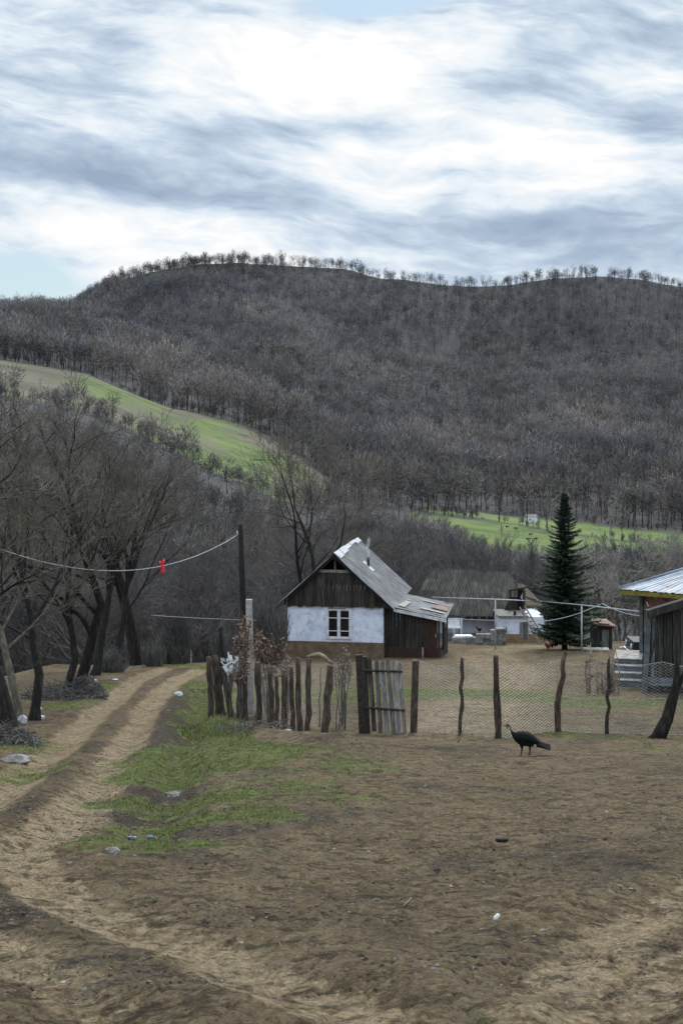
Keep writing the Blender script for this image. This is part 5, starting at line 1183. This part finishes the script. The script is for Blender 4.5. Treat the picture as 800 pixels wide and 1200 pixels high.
def bush(px, py, w_, h_, n_, seed, lb, dy=0, mt='midtwig', tw=.006, G_=None):
    b0 = G_ or on(px, py); b0.y += dy; b0.z = HM(b0.x, b0.y) if b0.y < 125 else Hs(b0.x, b0.y); q = random.Random(seed); e = empty('bush', b0, lb, 'bush'); m = MB()
    for i in range(n_):
        a = q.uniform(0, 6.28); r = math.sqrt(q.random()) * .5; base = Vector((math.cos(a) * r * w_ * .4, math.sin(a) * r * w_ * .4, -.1)); tip = Vector((math.cos(a) * r * w_ * q.uniform(.7, 1.1), math.sin(a) * r * w_ * q.uniform(.7, 1.1), h_ * math.sqrt(max(.08, 1 - (r * 1.7) ** 2)) * q.uniform(.5, 1.05)))
        mid = base.lerp(tip, .5) + Vector((q.gauss(0, .08), q.gauss(0, .08), 0)); m.tube([base, mid, tip], [tw * 2, tw * 1.4, tw * .5], 3, q.random(), cap=False)
        for k in range(4):
            t_ = q.uniform(.3, 1); p_ = base.lerp(mid, t_ * 2) if t_ < .5 else mid.lerp(tip, t_ * 2 - 1); m.tube([p_, p_ + Vector((q.gauss(0, .16) * w_ * .5, q.gauss(0, .16) * w_ * .5, q.uniform(.02, .28) * h_))], [tw * .9, tw * .4], 3, q.random(), cap=False)
    m.build('twigs', MT[mt], e, local=True); return e
bush(197, 779, 1.9, 1.5, 260, 1, 'dense round dark bush at the crest of the dirt road', 1.5, 'brush', .009)
bush(178, 782, 1.1, 1.0, 150, 2, 'small dark scrub left of the dense round bush at the road crest', .8, 'brush', .008)
bush(192, 785, 1.5, 2.6, 240, 3, 'thin pale bare bush rising behind the dense round bush', 5, 'midtwig', .009)
bush(309, 790, 1.7, 3.0, 260, 4, 'tall dark bare bush against the left wall of the white house', 6, 'brush', .010)
bush(296, 790, 1.6, 2.6, 220, 5, 'mid height bare bush between the utility pole and the white house', 9, 'midtwig', .010)
bush(130, 789, 1.3, .9, 200, 6, 'low scrub on the verge between the slim trees and the road crest', .4, 'brush', .007)
# dry garden stalks right
b0 = on(706, 812); e = empty('dry_stalks', b0, 'clump of dry upright stalks and sticks beside the porch steps', 'plant'); q = random.Random(6); m = MB(); L_ = MB()
for i in range(26):
    x_ = q.uniform(-.45, .50); y_ = q.uniform(-.3, .3); hh = q.uniform(.6, 1.35) * (1.25 if i % 6 == 0 else 1); m.tube([(x_, y_, -.1), (x_ + q.gauss(0, .03), y_, hh * .5), (x_ + q.gauss(0, .05), y_, hh)], [.022, .018, .010], 5, q.random())
    for k in range(3):
        z_ = q.uniform(.2, .9) * hh; L_.face([L_.pt((x_, y_, z_)), L_.pt((x_ + q.uniform(-.12, .12), y_ + .02, z_ - .06)), L_.pt((x_ + q.uniform(-.1, .1), y_, z_ - q.uniform(.15, .35)))], q.random())
m.build('stalks', MT['straw'], e, local=True); L_.build('dry_leaves', MT['dryleaf'], e, local=True)
# white railing past the crest
r0 = G(206, 59); e = empty('white_railing', r0, 'low white tubular railing beyond the crest of the dirt road', 'railing')
for a, b_ in (((203, 761), (224, 762)), ((203, 768.5), (222, 767))): m = MB(); m.bar(P(*a, 59), P(*b_, 59), .045, .055); m.build('rail', MT['patchw'], e)
for px, pt in ((224, 761), (214, 761.5), (203.5, 761)): m = MB(); m.bar(P(px, pt, 59), P(px, 795, 59), .045, .045); m.build('post', MT['patchw'], e)
# far farmhouse and cattle
fo = G(623, 455); e = empty('far_farmhouse', fo, 'tiny white farmhouse among bare trees above the right pasture', 'house'); fr = frame(fo, 15)
m = MB(fr); m.box(-1.7, 1.7, 0, 2.4, -1, 1.6); m.build('wall', MT['white'], e)
m = MB(fr); m.hexa([(-1.9, -.2, 1.6), (1.9, -.2, 1.6), (1.9, 2.6, 1.6), (-1.9, 2.6, 1.6), (-1.8, 1.1, 2.4), (1.8, 1.1, 2.4), (1.8, 1.3, 2.4), (-1.8, 1.3, 2.4)]); m.build('roof', MT['asbest'], e)
m = MB(fr); m.box(-.9, -.5, -.05, -.01, .5, 1.1); m.build('window', MT['glass'], e)
cowm = MB(); cowm.tube([(-.95, 0, 1.0), (-.7, 0, 1.05), (0, 0, 1.0), (.7, 0, 1.1), (.95, 0, 1.2), (1.2, 0, 1.05), (1.5, 0, .8)], [.15, .33, .38, .32, .2, .15, .09], 8)
for x_ in (-.7, .6):
    for y_ in (-.2, .2): cowm.tube([(x_, y_, .9), (x_ + .03, y_, .45), (x_, y_, 0)], [.14, .08, .06], 6)
cw = None
for px, py, lb in ((593.7, 619, 'leftmost tiny dark cow on the upper edge of the right pasture'), (604, 621, 'second tiny dark cow from the left on the right pasture'), (621, 628, 'tiny dark cow highest of the three grouped mid pasture'), (618, 633.5, 'tiny dark cow lower left of the three grouped mid pasture'), (627, 633.5, 'tiny dark cow lower right of the three grouped mid pasture'), (696, 653, 'tiny dark cow alone on the pasture right of the fir')):
    p_ = hit(px, py)
    if cw is None: cw = cowm.build('cow', MT['cow']); o = cw
    else: o = cw.copy(); COL.objects.link(o)
    o.location = (p_.x, p_.y, Hs(p_.x, p_.y)); o.rotation_euler = (0, 0, rnd.uniform(-.6, .6) + (3.14 if rnd.random() < .5 else 0)); o.scale = (.5, .5, .5); tag(o, lb, 'cow', 'cattle on the right pasture')

# ------------------------------------------------------------------ sky, sun, camera
w = bpy.data.worlds.new('World'); SC.world = w; w.use_nodes = True; n = w.node_tree; n.nodes.clear()
out = n.nodes.new('ShaderNodeOutputWorld'); bg = n.nodes.new('ShaderNodeBackground'); n.links.new(bg.outputs[0], out.inputs[0])
EL, AZ = 42, 12
sky = n.nodes.new('ShaderNodeTexSky'); sky.sky_type = 'NISHITA'; sky.sun_disc = False; sky.sun_elevation = R(EL); sky.sun_rotation = R(AZ)
tc = n.nodes.new('ShaderNodeTexCoord'); sp = n.nodes.new('ShaderNodeSeparateXYZ'); n.links.new(tc.outputs['Generated'], sp.inputs[0])
az = math_(n, 'ARCTAN2', sp.outputs[0], sp.outputs[1]); el = math_(n, 'ARCSINE', sp.outputs[2])
def comb(x, y, z=0):
    c = n.nodes.new('ShaderNodeCombineXYZ')
    for s, v in zip(c.inputs, (x, y, z)):
        if isinstance(v, (int, float)): s.default_value = v
        else: n.links.new(v, s)
    return c.outputs[0]
tilt = math_(n, 'ADD', el, math_(n, 'MULTIPLY', az, .10))
wv = noise(n, comb(math_(n, 'MULTIPLY', az, 5), math_(n, 'MULTIPLY', tilt, 9)), 1.0, 4, .5)
wz = math_(n, 'ADD', tilt, math_(n, 'MULTIPLY', math_(n, 'SUBTRACT', wv, .5), .07))
nA = noise(n, comb(math_(n, 'MULTIPLY', az, 6.5), math_(n, 'MULTIPLY', wz, 19), 5.2), 1.0, 9, .50, .1)
nB = noise(n, comb(math_(n, 'MULTIPLY', az, 15), math_(n, 'MULTIPLY', wz, 60), 8.1), 1.0, 8, .50, .1)
def blob(a0, e0, ra, re, amt):
    d = math_(n, 'ADD', math_(n, 'POWER', math_(n, 'ABSOLUTE', math_(n, 'DIVIDE', math_(n, 'SUBTRACT', az, a0), ra)), 2), math_(n, 'POWER', math_(n, 'ABSOLUTE', math_(n, 'DIVIDE', math_(n, 'SUBTRACT', el, e0), re)), 2))
    return math_(n, 'MULTIPLY', math_(n, 'EXPONENT', math_(n, 'MULTIPLY', d, -1)), amt)
A = lambda px: math.atan((px - 400) / F)
E = lambda px, py: math.atan((HY - py) / F / math.hypot(1, (px - 400) / F))
nC = noise(n, comb(math_(n, 'MULTIPLY', az, 50), math_(n, 'MULTIPLY', wz, 170), 1.9), 1.0, 8, .55, .1)
tot = math_(n, 'ADD', math_(n, 'ADD', math_(n, 'MULTIPLY', nA, .46), math_(n, 'MULTIPLY', nB, .37)), math_(n, 'MULTIPLY', nC, .17))
for px, py, ra, re, am in ((400, 110, .085, .030, .15), (260, 40, .07, .03, .10), (620, 190, .11, .022, .13), (735, 95, .05, .02, .12), (520, 50, .08, .03, .08), (520, 240, .09, .014, .10), (180, 272, .11, .012, .16), (60, 240, .06, .012, .07), (150, 322, .05, .008, .10), (420, 300, .16, .006, .10), (390, 185, .03, .014, .08),
                           (300, 150, .06, .010, -.10), (90, 200, .10, .018, -.09), (600, 85, .05, .016, -.12), (640, 262, .14, .012, -.11), (540, 205, .06, .010, -.09), (750, 140, .05, .012, -.10), (330, 235, .10, .010, -.10), (660, 40, .06, .012, -.08), (60, 110, .08, .03, -.03), (430, 152, .05, .008, -.06), (680, 295, .12, .008, -.06)):
    tot = math_(n, 'ADD', tot, blob(A(px), E(px, py), ra, re, am))
cloud = ramp(n, tot, [(.31, (.33, .42, .56)), (.40, (.43, .53, .67)), (.475, (.57, .68, .81)), (.55, (.79, .87, .94)), (.645, (1.0, 1.0, 1.0))])
hole = math_(n, 'ADD', blob(A(15), E(15, 325), .052, .020, 1.25), math_(n, 'ADD', blob(A(445), E(445, 5), .06, .010, .9), blob(A(395), E(395, 20), .03, .006, .3)))
hole = math_(n, 'ADD', hole, math_(n, 'MULTIPLY', math_(n, 'SUBTRACT', nB, .5), 1.2))
hf = ramp(n, hole, [(.30, (0, 0, 0)), (.75, (1, 1, 1))])
skyc = mixc(n, 1, sky.outputs[0], (.10, .10, .10), 'MULTIPLY')
skyc = mixc(n, .6, skyc, (.50, .72, .88))
c = mixc(n, hf, cloud, skyc)
# sky overhead and behind the camera brightened, out of view, to light the ground
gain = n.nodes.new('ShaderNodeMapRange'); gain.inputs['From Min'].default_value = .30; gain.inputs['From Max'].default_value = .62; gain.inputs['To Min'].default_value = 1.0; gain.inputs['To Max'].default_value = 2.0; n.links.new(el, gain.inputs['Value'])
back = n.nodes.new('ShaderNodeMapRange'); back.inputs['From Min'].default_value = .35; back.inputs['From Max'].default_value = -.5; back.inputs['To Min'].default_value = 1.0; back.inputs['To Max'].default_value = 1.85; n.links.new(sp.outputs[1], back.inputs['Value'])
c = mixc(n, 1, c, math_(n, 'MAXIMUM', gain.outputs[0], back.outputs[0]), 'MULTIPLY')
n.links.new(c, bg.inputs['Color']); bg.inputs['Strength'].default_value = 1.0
SKYS = bg
sl = bpy.data.lights.new('Sun', 'SUN'); sl.energy = 2.7; sl.angle = R(9); sl.color = (1, .95, .88)
so_ = bpy.data.objects.new('Sun', sl); COL.objects.link(so_)
dirv = Vector((math.sin(R(AZ)) * math.cos(R(EL)), math.cos(R(AZ)) * math.cos(R(EL)), math.sin(R(EL)))); so_.rotation_euler = dirv.to_track_quat('Z', 'Y').to_euler(); so_.location = (0, 0, 60)
cd = bpy.data.cameras.new('Camera'); cam = bpy.data.objects.new('Camera', cd); COL.objects.link(cam)
cam.location = (0, 0, CZ); cam.rotation_euler = (R(90), 0, 0); cd.sensor_fit = 'VERTICAL'; cd.sensor_height = 36; cd.sensor_width = 24; cd.lens = F / 1200 * 36; cd.shift_y = -(600 - HY) / 1200
cd.clip_start = .1; cd.clip_end = 6000; SC.camera = cam
SC.view_settings.view_transform = 'Standard'; SC.view_settings.look = 'None'; SC.view_settings.exposure = 0; SC.view_settings.gamma = 1
SC.render.resolution_x = 682; SC.render.resolution_y = 1024
